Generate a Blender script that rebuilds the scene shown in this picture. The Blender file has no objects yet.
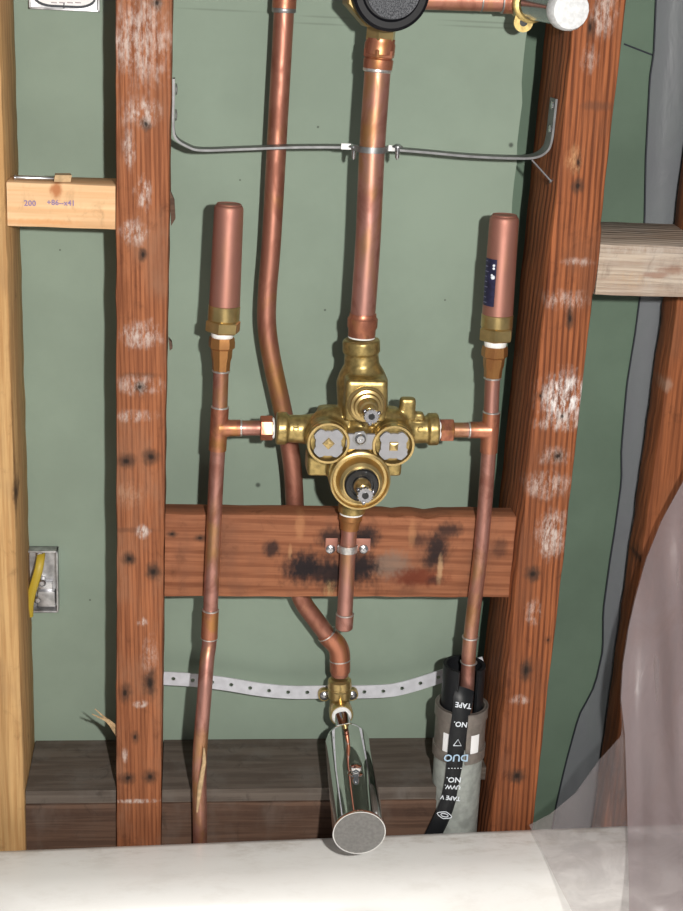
import bpy, bmesh, math, random
from mathutils import Vector, Matrix, noise

# ------------------------------------------------------------------ camera, light, exposure
SC = bpy.context.scene
COL = SC.collection
ZO = 0.75                                     # height of the measuring origin above the floor
F_PX, CX, CY = 1441.93, 341.5, 455.5
CAM = Vector((0.05214, -1.08220, 0.35534 + ZO))
RX = Vector((0.99392, -0.09929, 0.04757))     # camera right
RD = Vector((0.01435, -0.31163, -0.95010))    # camera down
RF = Vector((0.10916, 0.94500, -0.30831))     # camera forward
cam_data = bpy.data.cameras.new('camera')
cam = bpy.data.objects.new('camera', cam_data)
COL.objects.link(cam)
cam_data.sensor_width = 36.0
cam_data.lens = 36.0 * F_PX / 911.0
cam_data.clip_start = 0.02
m3 = Matrix((RX, -RD, -RF)).transposed()
cam.matrix_world = Matrix.Translation(CAM) @ m3.to_4x4()
SC.camera = cam

world = bpy.data.worlds.new('room_light')
SC.world = world
world.use_nodes = True
world.node_tree.nodes['Background'].inputs[0].default_value = (0.92, 0.96, 1.0, 1)
world.node_tree.nodes['Background'].inputs[1].default_value = 0.15

fl = bpy.data.lights.new('camera_flash', 'POINT')
fl.energy = 55.0
fl.color = (1.0, 0.965, 0.91)
fl.shadow_soft_size = 0.012
flash = bpy.data.objects.new('camera_flash', fl)
flash.location = CAM + RX * 0.125 - RD * 0.035
COL.objects.link(flash)

SC.view_settings.view_transform = 'Standard'
SC.view_settings.look = 'None'
SC.view_settings.gamma = 1.0
SC.view_settings.use_curve_mapping = False
SC.view_settings.exposure = 0.0

# ------------------------------------------------------------------ measuring helpers
def at(x, y, Y):
    r = RX * (x - CX) + RD * (y - CY) + RF * F_PX
    return CAM + r * ((Y - CAM.y) / r.y)
def atz(x, y, z):
    r = RX * (x - CX) + RD * (y - CY) + RF * F_PX
    return CAM + r * ((z - CAM.z) / r.z)
def rad(px, P):                               # real length of px pixels at the distance of P
    return px * (P - CAM).dot(RF) / F_PX
def lerp(a, b, t): return a + (b - a) * t
def smooth_path(pts, n=6):
    P = [Vector(p) for p in pts]
    out = []
    for i in range(len(P) - 1):
        p0 = P[max(i - 1, 0)]; p1 = P[i]; p2 = P[i + 1]; p3 = P[min(i + 2, len(P) - 1)]
        for k in range(n):
            t = k / n
            out.append(0.5 * ((2 * p1) + (p2 - p0) * t + (2 * p0 - 5 * p1 + 4 * p2 - p3) * t * t + (3 * p1 - p0 - 3 * p2 + p3) * t ** 3))
    out.append(P[-1])
    return out
def frame(d):
    d = d.normalized()
    up = Vector((0, 0, 1)) if abs(d.z) < 0.9 else Vector((0, -1, 0))
    u = up.cross(d).normalized()
    return u, d.cross(u).normalized()

# ------------------------------------------------------------------ mesh builder
class MB:
    def __init__(s): s.v = []; s.f = []
    def ring_loft(s, rings, cap0=True, cap1=True, closed=True):
        n = len(rings[0]); b = len(s.v)
        for r in rings: s.v += [Vector(p) for p in r]
        for i in range(len(rings) - 1):
            for k in range(n if closed else n - 1):
                a = b + i * n + k; c = b + i * n + (k + 1) % n
                s.f.append((a, c, c + n, a + n))
        if cap0: s.f.append(tuple(b + k for k in reversed(range(n))))
        if cap1: s.f.append(tuple(b + (len(rings) - 1) * n + k for k in range(n)))
        return s
    def lathe(s, p0, d, prof, seg=28, rot=0.0, cap0=True, cap1=True):
        p0 = Vector(p0); d = Vector(d).normalized(); u, w = frame(d)
        rings = []
        for h, r in prof:
            rings.append([p0 + d * h + (u * math.cos(rot + 2 * math.pi * k / seg) + w * math.sin(rot + 2 * math.pi * k / seg)) * r for k in range(seg)])
        return s.ring_loft(rings, cap0, cap1)
    def tube(s, pts, r, seg=18, cap=True):
        P = [Vector(p) for p in pts]; n = len(P)
        rr = r if isinstance(r, (list, tuple)) else [r] * n
        T = [(P[min(i + 1, n - 1)] - P[max(i - 1, 0)]).normalized() for i in range(n)]
        u, w = frame(T[0]); rings = []
        for i in range(n):
            u = (u - T[i] * u.dot(T[i])).normalized(); w = T[i].cross(u)
            rings.append([P[i] + (u * math.cos(2 * math.pi * k / seg) + w * math.sin(2 * math.pi * k / seg)) * rr[i] for k in range(seg)])
        return s.ring_loft(rings, cap, cap)
    def box(s, lo, hi, bev=0.0):
        bm = bmesh.new(); bmesh.ops.create_cube(bm, size=1)
        lo = Vector(lo); hi = Vector(hi)
        for v in bm.verts:
            v.co = Vector([lerp(lo[i], hi[i], v.co[i] + 0.5) for i in range(3)])
        if bev: bmesh.ops.bevel(bm, geom=list(bm.edges), offset=bev, segments=2, affect='EDGES', profile=0.6)
        return s.add_bm(bm)
    def add_bm(s, bm):
        b = len(s.v); bm.verts.index_update()
        s.v += [v.co.copy() for v in bm.verts]
        s.f += [tuple(b + v.index for v in f.verts) for f in bm.faces]
        bm.free(); return s
    def prism(s, poly, d):                    # poly: 3-D outline, d: extrusion vector
        d = Vector(d); a = [Vector(p) for p in poly]
        return s.ring_loft([a, [p + d for p in a]])
    def ball(s, c, r, sc=(1, 1, 1), sub=3):
        bm = bmesh.new(); bmesh.ops.create_icosphere(bm, subdivisions=sub, radius=r)
        for v in bm.verts: v.co = Vector(c) + Vector((v.co.x * sc[0], v.co.y * sc[1], v.co.z * sc[2]))
        return s.add_bm(bm)
    def mesh(s, name, loc, angle=35):
        me = bpy.data.meshes.new(name)
        me.from_pydata([v - loc for v in s.v], [], s.f)
        bm = bmesh.new(); bm.from_mesh(me)
        bmesh.ops.recalc_face_normals(bm, faces=bm.faces)
        bm.to_mesh(me); bm.free()
        me.polygons.foreach_set('use_smooth', [True] * len(me.polygons))
        me.set_sharp_from_angle(angle=math.radians(angle))
        me.update()
        return me

def tag(o, label, cat, group=None):
    o['label'] = label; o['category'] = cat
    if group: o['group'] = group
def thing(name, label, cat, loc, group=None):
    o = bpy.data.objects.new(name, None); COL.objects.link(o)
    o.empty_display_size = 0.02
    o.location = loc; tag(o, label, cat, group); return o
def root_loc(o):
    p = Vector((0, 0, 0))
    while o: p += Vector(o.location); o = o.parent
    return p
def part(name, mb, mat, parent, label=None, angle=35):
    me = mb.mesh(name, root_loc(parent), angle)
    o = bpy.data.objects.new(name, me); COL.objects.link(o); o.parent = parent
    me.materials.append(mat)
    if label: o['label'] = label
    return o
def solo(name, mb, mat, label, cat, loc, group=None, angle=35):
    loc = Vector(loc)
    me = mb.mesh(name, loc, angle)
    o = bpy.data.objects.new(name, me); COL.objects.link(o); o.location = loc
    me.materials.append(mat); tag(o, label, cat, group); return o
def struct(name, mb, mat, loc=(0, 0, 0), angle=35):
    loc = Vector(loc)
    me = mb.mesh(name, loc, angle)
    o = bpy.data.objects.new(name, me); COL.objects.link(o); o.location = loc
    me.materials.append(mat); o['kind'] = 'structure'; return o

# ------------------------------------------------------------------ materials
class NT:
    def __init__(s, name):
        s.m = bpy.data.materials.new(name); s.m.use_nodes = True
        s.t = s.m.node_tree; s.b = s.t.nodes['Principled BSDF']
    def n(s, typ, **kw):
        x = s.t.nodes.new(typ)
        for k, v in kw.items(): setattr(x, k, v)
        return x
    def link(s, a, b): s.t.links.new(a, b)
    def setin(s, node, key, val):
        if hasattr(val, 'is_linked') or isinstance(val, bpy.types.NodeSocket): s.link(val, node.inputs[key])
        else: node.inputs[key].default_value = val
    def coord(s, scale=(1, 1, 1)):
        if not hasattr(s, 'tc'): s.tc = s.n('ShaderNodeTexCoord')
        mp = s.n('ShaderNodeVectorMath', operation='MULTIPLY'); s.link(s.tc.outputs['Object'], mp.inputs[0])
        mp.inputs[1].default_value = scale
        return mp.outputs[0]
    def noise(s, scale, vec=None, detail=3, rough=0.5, dist=0):
        x = s.n('ShaderNodeTexNoise'); s.link(vec or s.coord(), x.inputs['Vector'])
        x.inputs['Scale'].default_value = scale; x.inputs['Detail'].default_value = detail
        x.inputs['Roughness'].default_value = rough; x.inputs['Distortion'].default_value = dist
        return x
    def math(s, op, a, b=None, c=None, clamp=False):
        x = s.n('ShaderNodeMath', operation=op); x.use_clamp = clamp
        s.setin(x, 0, a)
        if b is not None: s.setin(x, 1, b)
        if c is not None: s.setin(x, 2, c)
        return x.outputs[0]
    def mapr(s, v, a, b, c=0.0, d=1.0, smooth=True):
        x = s.n('ShaderNodeMapRange'); x.interpolation_type = 'SMOOTHSTEP' if smooth else 'LINEAR'
        s.link(v, x.inputs[0])
        for i, q in enumerate((a, b, c, d)): x.inputs[1 + i].default_value = q
        return x.outputs[0]
    def ramp(s, v, stops):
        x = s.n('ShaderNodeValToRGB'); s.link(v, x.inputs[0]); e = x.color_ramp.elements
        while len(e) < len(stops): e.new(0.5)
        for i, (p, c) in enumerate(stops): e[i].position = p; e[i].color = (*c, 1)
        return x.outputs[0]
    def mix(s, f, a, b, mode='MIX'):
        x = s.n('ShaderNodeMix', data_type='RGBA', blend_type=mode)
        s.setin(x, 0, f)
        for i, q in ((6, a), (7, b)):
            if isinstance(q, tuple): q = (*q[:3], 1)
            s.setin(x, i, q)
        return x.outputs[2]
    def bump(s, h, strength=0.3, dist=0.001):
        x = s.n('ShaderNodeBump'); s.link(h, x.inputs['Height'])
        x.inputs['Strength'].default_value = strength; x.inputs['Distance'].default_value = dist
        s.link(x.outputs[0], s.b.inputs['Normal'])
    def out(s, color, rough=0.5, metal=0.0, **kw):
        if isinstance(color, tuple): color = (*color[:3], 1)
        s.setin(s.b, 'Base Color', color); s.setin(s.b, 'Roughness', rough); s.setin(s.b, 'Metallic', metal)
        for k, v in kw.items(): s.setin(s.b, k, v)
        return s.m

def sr(r, g, b):                              # sRGB 0-255 -> linear
    f = lambda c: (c / 255 / 12.92) if c / 255 <= 0.04045 else ((c / 255 + 0.055) / 1.055) ** 2.4
    return (f(r), f(g), f(b))

def plain(name, col, rough=0.5, metal=0.0, nz=0.0, nscale=200, bump=0.0, **kw):
    m = NT(name)
    c = col
    if nz:
        v = m.noise(nscale, detail=4)
        c = m.mix(m.mapr(v.outputs[0], 0.3, 0.7), tuple(x * (1 - nz) for x in col), tuple(min(x * (1 + nz), 1) for x in col))
        if bump: m.bump(v.outputs[0], bump, 0.0006)
    return m.out(c, rough, metal, **kw)

K = (0.055, 0.030, 0.020)
def stains(m, col, spots, wob=0.5):
    """spots: (centre in object space, (rx, ry, rz), colour, strength, streaky) - knots, burns, paint smears with their own shape"""
    wn = m.noise(260, m.coord((1, 1, 0.6)), 3).outputs[1]
    w2 = m.n('ShaderNodeVectorMath', operation='SUBTRACT'); m.link(wn, w2.inputs[0]); w2.inputs[1].default_value = (0.5, 0.5, 0.5)
    st = m.noise(1, m.coord((260, 260, 95)), 6, 0.75).outputs[0]
    stm = m.mapr(st, 0.38, 0.66)
    more = [(c, (r[0] * .34, r[1], r[2] * .34), (0.012, 0.009, 0.008), .85, False) for c, r, colr, stg, streak in spots if colr == K and r[0] < .008]
    for c, r, colr, stg, streak in list(spots) + more:
        d = m.n('ShaderNodeVectorMath', operation='SUBTRACT'); m.link(m.tc.outputs['Object'], d.inputs[0]); d.inputs[1].default_value = c
        e = m.n('ShaderNodeVectorMath', operation='DIVIDE'); m.link(d.outputs[0], e.inputs[0]); e.inputs[1].default_value = r
        g = m.n('ShaderNodeVectorMath', operation='MULTIPLY_ADD'); m.link(w2.outputs[0], g.inputs[0])
        g.inputs[1].default_value = (wob * 2.2,) * 3; m.link(e.outputs[0], g.inputs[2])
        l = m.n('ShaderNodeVectorMath', operation='LENGTH'); m.link(g.outputs[0], l.inputs[0])
        k = m.mapr(l.outputs['Value'], 1.35, 0.35, 0.0, stg)
        if streak: k = m.math('MULTIPLY', k, stm)
        col = m.mix(k, col, colr)
    return col

def wood(name, light, dark, grey=None, axis=2, period=0.0035, spots=(), rough=0.78, contrast=0.75, bumpy=0.35, grey_amt=0.5, dist=3.0, wave=0.22, smudge=0.5):
    m = NT(name)
    st = [1.0, 0.4, 1.0]; st[axis] = 0.035
    v = m.coord(tuple(st))
    wv = m.n('ShaderNodeTexWave', wave_type='BANDS', bands_direction='DIAGONAL', wave_profile='SIN')
    m.link(v, wv.inputs['Vector']); wv.inputs['Scale'].default_value = 2 * math.pi / (10 * period)
    wv.inputs['Distortion'].default_value = dist; wv.inputs['Detail'].default_value = 3; wv.inputs['Detail Scale'].default_value = 0.12
    fine = m.noise(900, v, 4, 0.65).outputs[0]
    strk = m.mapr(m.noise(330, v, 3, 0.55).outputs[0], 0.32, 0.68)
    mid = m.noise(90, v, 3, 0.6).outputs[0]
    broad = m.noise(28, m.coord((1, 1, 0.5)), 4, 0.6).outputs[0]
    late = m.mapr(wv.outputs['Fac'], 0.4, 1.0)
    g = m.math('ADD', m.math('MULTIPLY', late, wave), m.math('MULTIPLY', strk, 0.75 - wave))
    g = m.math('ADD', g, m.math('MULTIPLY', fine, 0.25))
    g = m.mapr(g, 0.15, 0.85)
    c = m.mix(m.math('MULTIPLY', g, contrast), light, dark)
    c = m.mix(m.mapr(mid, 0.35, 0.75, 0, 0.45), c, tuple(x * 0.6 for x in dark))
    if grey: c = m.mix(m.mapr(broad, 0.45, 0.72, 0, grey_amt), c, grey)
    smg = m.noise(55, m.coord((1, 1, .7)), 5, .65, .6).outputs[0]
    c = m.mix(m.mapr(smg, 0.55, 0.78, 0, smudge), c, tuple(x * .35 for x in dark))
    if spots: c = stains(m, c, spots)
    m.bump(m.math('ADD', m.math('MULTIPLY', g, -1.0), m.math('MULTIPLY', fine, 0.4)), bumpy, 0.0012)
    return m.out(c, rough, 0.0, **{'Specular IOR Level': 0.25})

def copper(name, base=(0.50, 0.25, 0.205), dark=(0.23, 0.085, 0.055), gold=(0.42, 0.23, 0.06), amt=0.75, rough=0.36, metal=0.72, scale=42):
    m = NT(name)
    a = m.noise(scale, m.coord((1, 1, 0.55)), 4, 0.6, 0.8).outputs[0]
    b = m.noise(scale * 0.45, m.coord((1.3, 1.3, 0.8)), 3, 0.6, 0.4).outputs[1]
    sx = m.n('ShaderNodeSeparateColor'); m.link(b, sx.inputs[0])
    c = m.mix(m.mapr(a, 0.42, 0.66, 0, amt), base, dark)
    c = m.mix(m.mapr(sx.outputs[1], 0.5, 0.68, 0, amt * 0.8), c, gold)
    f = m.noise(500, None, 3).outputs[0]
    r = m.mapr(a, 0.35, 0.7, rough, rough + 0.18)
    m.bump(f, 0.06, 0.0004)
    return m.out(c, r, metal)

M = {}
M['copper'] = copper('copper_pipe')
M['copper_dark'] = copper('copper_heat_stained', base=(0.43, 0.19, 0.135), amt=0.75, rough=0.4)
M['copper_fit'] = copper('copper_fitting', base=(0.50, 0.20, 0.12), gold=(0.46, 0.24, 0.05), amt=0.8, scale=70)
M['copper_clean'] = copper('copper_satin', base=(0.42, 0.195, 0.15), dark=(0.33, 0.13, 0.095), amt=0.2, rough=0.42, metal=0.7)
M['brass_old'] = copper('brass_tarnished', base=(0.42, 0.20, 0.07), dark=(0.25, 0.1, 0.04), gold=(0.5, 0.3, 0.1), amt=0.6)
M['brass'] = plain('brass_machined', (0.56, 0.41, 0.18), 0.28, 0.85, 0.15, 90)
M['brass_cast'] = plain('brass_cast', (0.40, 0.295, 0.115), 0.38, 0.8, 0.25, 260, 0.12)
M['brass_dull'] = plain('brass_dull', (0.30, 0.22, 0.09), 0.5, 0.6, 0.25, 200)
M['solder'] = plain('solder_silver', (0.66, 0.64, 0.62), 0.32, 0.8, 0.2, 300)
M['teflon'] = plain('white_tape', (0.86, 0.86, 0.84), 0.6, 0, 0.06, 400, 0.2)
M['grey_plate'] = plain('grey_plastic', (0.31, 0.31, 0.33), 0.5, 0.0, 0.05)
M['steel'] = plain('zinc_steel', (0.50, 0.50, 0.52), 0.26, 0.9, 0.12, 150)
M['stem_chrome'] = plain('stem_chrome', (0.34, 0.34, 0.37), 0.2, 0.95, 0.1, 200)
M['steel_dark'] = plain('dull_steel', (0.30, 0.30, 0.30), 0.42, 0.8, 0.2, 150)
M['bar'] = plain('bar_steel', (0.15, 0.15, 0.155), 0.45, 0.4, 0.2, 120)
M['galv'] = plain('galvanised_strap', (0.60, 0.61, 0.66), 0.5, 0.2, 0.08, 120)
M['galv_box'] = plain('galvanised_box', (0.42, 0.42, 0.43), 0.42, 0.65, 0.35, 120)
M['chrome'] = plain('chrome', (0.80, 0.80, 0.80), 0.04, 1.0)
M['satin'] = plain('satin_metal_face', (0.19, 0.185, 0.18), 0.5, 0.4, 0.12, 400)
M['rubber'] = plain('black_rubber', (0.012, 0.012, 0.013), 0.35)
M['blackpl'] = plain('black_plastic', (0.012, 0.013, 0.015), 0.42, **{'Specular IOR Level': 0.3})
M['speck'] = NT('speckled_grey')
_v = M['speck'].noise(1500, detail=2).outputs[0]
M['speck'] = M['speck'].out(M['speck'].mix(M['speck'].mapr(_v, 0.42, 0.58), (0.03, 0.032, 0.038), (0.12, 0.124, 0.135)), 0.85)
M['whitecap'] = plain('white_cap', (0.66, 0.67, 0.68), 0.6, 0, 0.12, 300, 0.3)
M['label_navy'] = plain('navy_label', (0.018, 0.018, 0.05), 0.45, 0, 0.4, 250)
M['print_white'] = plain('white_print', (0.75, 0.8, 0.86), 0.6)
M['print_blue'] = plain('pale_blue_print', (0.42, 0.58, 0.75), 0.6)
M['ink'] = plain('purple_ink', (0.27, 0.19, 0.36), 0.7)
M['sleeve'] = plain('grey_pipe', (0.29, 0.31, 0.29), 0.6, 0.05, 0.18, 120)
M['clamp'] = plain('brown_grey_coupling', (0.20, 0.175, 0.155), 0.38, 0.25, 0.15, 150)
M['paper'] = plain('white_paper', (0.85, 0.85, 0.86), 0.6)
M['yellow'] = plain('yellow_cable_sheath', (0.46, 0.33, 0.03), 0.5)
_m = NT('white_enamel')
_a = _m.noise(60, _m.coord((.35, 1, 1)), 6, 0.7).outputs[0]; _b = _m.noise(9, None, 4, 0.6).outputs[0]
_sy = _m.n('ShaderNodeSeparateXYZ'); _m.link(_m.coord(), _sy.inputs[0])
_e = _m.mapr(_sy.outputs[1], -.05, .01)
_k = _m.math('MULTIPLY', _m.math('ADD', _m.math('MULTIPLY', _e, .55), .12), _m.mapr(_a, .46, .68))
M['tub'] = _m.out(_m.mix(_k, _m.mix(_m.mapr(_b, .3, .7), (0.82, 0.805, 0.78), (0.85, 0.84, 0.82)), (0.42, 0.36, 0.29)), 0.24, 0)
M['dark'] = plain('dark_line', (0.03, 0.035, 0.045), 0.6)
M['floor'] = plain('floor_boards', (0.12, 0.09, 0.07), 0.8, 0, 0.3, 30)
M['fibre'] = plain('wood_splinter', (0.52, 0.36, 0.20), 0.8, 0, 0.2, 200)

# ------------------------------------------------------------------ setting
YW = 0.089                                    # drywall face behind the studs
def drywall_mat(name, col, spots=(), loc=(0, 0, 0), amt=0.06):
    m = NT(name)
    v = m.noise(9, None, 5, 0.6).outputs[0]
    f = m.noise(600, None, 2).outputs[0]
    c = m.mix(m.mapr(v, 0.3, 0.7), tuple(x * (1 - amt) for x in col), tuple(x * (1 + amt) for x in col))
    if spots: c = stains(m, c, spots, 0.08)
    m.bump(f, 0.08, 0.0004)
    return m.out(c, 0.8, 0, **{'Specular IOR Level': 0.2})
GREEN = sr(136, 151, 137)
dots = []
for x, y, r in ((258, 485, 2.6), (511, 145, 2.6), (318, 127, 1.3), (423, 428, 1.2), (90, 600, 1.0), (325, 310, 1.2), (445, 300, 1.0), (60, 250, 1.0), (240, 180, 1.0)):
    p = at(x, y, YW); q = rad(r, p); dots.append((tuple(p), (q, 0.02, q), (0.05, 0.06, 0.05), 0.85, False))
for x0, x1, y in ((176, 262, 10), (300, 350, 17), (440, 525, 22), (440, 525, 27), (290, 350, 24)):
    p = at((x0 + x1) / 2, y, YW); dots.append((tuple(p), (rad((x1 - x0) / 2, p), 0.02, 0.0008), (0.14, 0.17, 0.14), 0.5, False))
M['green'] = drywall_mat('green_board', GREEN, dots)
M['green_dark'] = drywall_mat('green_board_darker', sr(98, 116, 101), (), (0, 0, 0), 0.1)  # rear sheet: darker green than the main sheet, slightly mottled

mb = MB()                                     # main sheet with a ragged right edge
random.seed(4)
n = 150; ringf = []; Xr = lambda z: lerp(at(510, 220, YW).x, at(527, 40, YW).x, (z - at(510, 220, YW).z) / (at(527, 40, YW).z - at(510, 220, YW).z))
zs = [i * 2.4 / n for i in range(n + 1)]
rings = []
for z in zs:
    j = random.uniform(-0.0012, 0.0012)
    rings.append([(-0.9, YW, z), (Xr(z) * 0 + 0.3185 + j, YW, z), (0.3185 + j * 1.5, YW + 0.0125, z), (-0.9, YW + 0.0125, z)])
mb.ring_loft(rings)
struct('wall_back', mb, M['green'])
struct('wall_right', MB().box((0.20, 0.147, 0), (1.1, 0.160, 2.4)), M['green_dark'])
struct('floor', MB().box((-1.5, -2.2, -0.03), (1.5, 0.3, 0.0)), M['floor'])
mb = MB()
p0 = at(624, 44, 0.1465); p1 = at(655, 56, 0.1465)
mb.tube([p0, p1], 0.0008, 6)
crack = part('crack', mb, M['dark'], bpy.data.objects['wall_right'])

# ------------------------------------------------------------------ timber
def lumber(lo, hi, axis=2, n=60, jit=0.0008, bev=0.003, seed=0, notch=None, mb=None):
    """sawn timber: rounded rectangle swept along an axis, edges a little uneven"""
    mb = mb or MB(); lo = Vector(lo); hi = Vector(hi)
    a, b = [i for i in range(3) if i != axis]
    prof = []
    for sx, sy in ((0, 0), (1, 0), (1, 1), (0, 1)):
        for k in range(3):
            ang = {(0, 0): 180, (1, 0): 270, (1, 1): 0, (0, 1): 90}[(sx, sy)] + 45 * k
            ca = lo[a] + bev if sx == 0 else hi[a] - bev
            cb = lo[b] + bev if sy == 0 else hi[b] - bev
            prof.append((ca + bev * math.cos(math.radians(ang)), cb + bev * math.sin(math.radians(ang)), sx, sy))
    rings = []
    for i in range(n + 1):
        t = i / n; h = lerp(lo[axis], hi[axis], t); r = []
        for q, (u, v, sx, sy) in enumerate(prof):
            nu = noise.noise(Vector((h * 45, sx * 7 + sy * 3 + seed * 11.3, 0))) * jit * 1.6 + noise.noise(Vector((h * 7, sx * 5 + sy + seed, 4))) * jit
            nv = noise.noise(Vector((h * 40, sx * 9 + sy * 2 + seed * 7.7, 9))) * jit
            p = [0, 0, 0]; p[a] = u + nu; p[b] = v + nv; p[axis] = h
            if notch: p = notch(p, sx, sy)
            r.append(tuple(p))
        rings.append(r)
    return mb.ring_loft(rings)

K = (0.055, 0.030, 0.020); WHT = (0.60, 0.50, 0.45)
def spots_px(lst, Y, origin):
    out = []
    for x, y, rx, ry, c, s, st in lst:
        p = at(x, y, Y) - Vector(origin)
        out.append(((p.x, Y - origin[1], p.z), (rad(rx, at(x, y, Y)), 0.03, rad(ry, at(x, y, Y))), c, s, st))
    return out

M['sill_grey'] = wood('sill_grey', sr(106, 96, 88), sr(74, 64, 57), sr(114, 109, 104), axis=0, period=0.014, contrast=0.55, bumpy=0.1, wave=0.08)
M['sill_brown'] = wood('sill_brown', sr(100, 76, 62), sr(66, 47, 38), sr(104, 92, 84), axis=0, period=0.014, contrast=0.6, bumpy=0.15, wave=0.08)
# old left stud
o = Vector((0.019, 0.0445, 0))
L = [(157, 3, 6, 8, K, .8, 0), (146, 124, 6, 7, K, .85, 0), (143, 255, 5, 8, K, .85, 0), (140, 387, 6, 6, K, .95, 0), (126, 461, 10, 9, K, .8, 0), (151, 457, 10, 9, K, .8, 0),
     (129, 559, 7, 8, K, .9, 0), (153, 572, 8, 10, K, .9, 0), (150, 683, 8, 16, K, .85, 0), (125, 693, 7, 12, K, .75, 0), (135, 737, 5, 8, K, .6, 0), (128, 778, 8, 7, K, .75, 0), (150, 777, 8, 9, K, .8, 0),
     (140, 375, 24, 3, K, .35, 0), (130, 530, 30, 3, (0.12, 0.05, 0.03), .5, 0), (123, 295, 8, 22, (0.16, 0.05, 0.02), .45, 0), (122, 145, 8, 14, (0.16, 0.05, 0.02), .5, 0),
     (140, 40, 30, 45, WHT, .75, 1), (130, 40, 20, 4, WHT, .6, 1), (140, 112, 20, 14, WHT, .85, 1), (129, 150, 7, 20, WHT, .7, 1), (143, 193, 8, 16, WHT, .95, 1), (134, 232, 14, 12, WHT, .95, 1),
     (141, 335, 20, 14, WHT, .8, 1), (138, 385, 26, 10, WHT, .6, 1), (132, 416, 22, 7, WHT, .7, 1), (143, 532, 7, 7, WHT, 1, 1), (142, 622, 6, 5, WHT, 1, 1), (140, 704, 8, 4, WHT, .9, 1),
     (138, 801, 22, 2.5, WHT, .9, 1), (130, 495, 16, 14, (0.45, 0.27, 0.18), .5, 1), (150, 655, 8, 20, WHT, .45, 1), (125, 755, 3, 8, WHT, .7, 1)]
M['stud_l'] = wood('fir_orange_left', sr(166, 104, 69), sr(118, 68, 44), sr(146, 104, 80), period=0.0034, spots=spots_px(L, 0, o), contrast=0.9, wave=0.27, grey_amt=0.7)
def bumpl(p, sx, sy):
    p = list(p)
    if sx == 1: p[0] += max(0, p[2] - .75) * .006
    return p
sl = solo('wall_stud', lumber((0, 0, 0), (0.038, YW, 2.4), 2, 420, 0.0004, 0.002, 1, bumpl), M['stud_l'],
          'weathered orange fir stud with white paint smears standing left of the copper pipework', 'stud', o)
for i, (x, y) in enumerate(((95, 709), (92, 714), (97, 717))):    # torn fibres on its left edge
    a = at(117 + i, 735 - i * 3, 0.01); b = at(x, y, -0.004)
    part('splinter', MB().tube([a, lerp(a, b, .5) + Vector((0, 0, .003)), b], [.0014, .001, .0004], 6), M['fibre'], sl)
for (x, y, w_, h_) in ((173.5, 208, 3, 18), (171.5, 345, 2, 6)):   # bark slivers on its right edge
    c = at(x - 1, y, 0.012); s_ = rad(1, c)
    part('bark_sliver', MB().prism([c + Vector((-w_ * s_, 0, h_ * s_)), c + Vector((w_ * .6 * s_, 0, h_ * .4 * s_)), c + Vector((w_ * s_, 0, -h_ * .6 * s_)), c + Vector((-w_ * .4 * s_, 0, -h_ * s_))], (0, .008, 0)), M['sill_brown'], sl)

# old right stud: leans a touch, as nailed
XA, XB = 0.3335, 0.3715
o = Vector((0.352, 0.0445, 0))
R_ = [(590, 28, 5, 14, K, .75, 0), (578, 186, 7, 8, K, .75, 0), (578, 162, 4, 10, K, .5, 0), (570, 318, 5, 12, K, .85, 0), (533, 574, 9, 9, K, .85, 0), (526, 670, 7, 14, K, .9, 0), (517, 776, 9, 9, K, .85, 0),
      (558, 456, 7, 7, K, .8, 0), (597, 106, 20, 5, (0.12, 0.05, 0.03), .6, 0), (562, 416, 5, 6, K, .6, 0), (548, 640, 4, 5, K, .4, 0), (605, 240, 5, 20, K, .5, 0), (540, 396, 4, 6, K, .5, 0),
      (566, 398, 26, 26, (0.82, 0.78, 0.76), 1, 1), (563, 424, 26, 8, WHT, 1, 1), (552, 535, 16, 24, WHT, .95, 1), (604, 14, 12, 22, WHT, .8, 1), (548, 485, 24, 14, WHT, .7, 1), (577, 262, 14, 5, WHT, .6, 1),
      (565, 300, 24, 10, WHT, .55, 1), (533, 612, 8, 14, WHT, .6, 1), (520, 700, 10, 6, WHT, .6, 1), (590, 60, 8, 14, WHT, .5, 1), (575, 160, 10, 14, (0.55, 0.3, 0.15), .7, 1), (555, 456, 16, 10, WHT, .6, 1)]
M['stud_r'] = wood('fir_orange_right', sr(163, 97, 60), sr(95, 50, 30), sr(118, 74, 52), period=0.0046, spots=spots_px(R_, 0, o), contrast=0.9, bumpy=0.5, wave=0.36, grey_amt=0.65)
zn = at(603, 232, 0).z; zp = at(603, 222, 0).z
def notch_r(p, sx, sy):
    p = list(p); p[0] += (p[2] - 1.0) * 0.010     # the lean
    if sx == 1 and sy == 0 and zn - 0.045 < p[2] < zn + 0.002: p[0] += 0.0012
    return p
sr_ = solo('wall_stud', lumber((XA - .002, 0, 0), (XB - .002, YW, 2.4), 2, 420, 0.0004, 0.0022, 2, notch_r), M['stud_r'],
           'dark orange ridged fir stud with a white plaster patch, right of the pipework', 'stud', o)
# new pine stud at the left
o = Vector((-0.095, 0.0445, 0))
P_ = [(17, 485, 3, 45, (0.05, 0.03, 0.02), .8, 0), (16, 495, 4, 16, K, .7, 0), (12, 350, 5, 60, sr(150, 110, 70), .4, 0), (20, 10, 8, 22, (0.1, 0.06, 0.04), .6, 0), (25, 575, 4, 50, sr(190, 140, 90), .5, 0)]
M['pine'] = wood('pine_new', sr(208, 168, 116), sr(174, 128, 80), sr(158, 126, 92), period=0.006, spots=spots_px(P_, 0, o), contrast=0.7, grey_amt=0.35)
M['pine_side'] = M['pine']
solo('pine_stud', lumber((-0.1145, 0, 0), (-0.0762, YW, 2.4), 2, 200, 0.0005, 0.003, 3, lambda p, sx, sy: [p[0] - (p[2] - .45) * .0075, p[1], p[2]]), M['pine'],
     'yellow new pine stud beside the metal box with yellow cable', 'stud', o)

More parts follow.
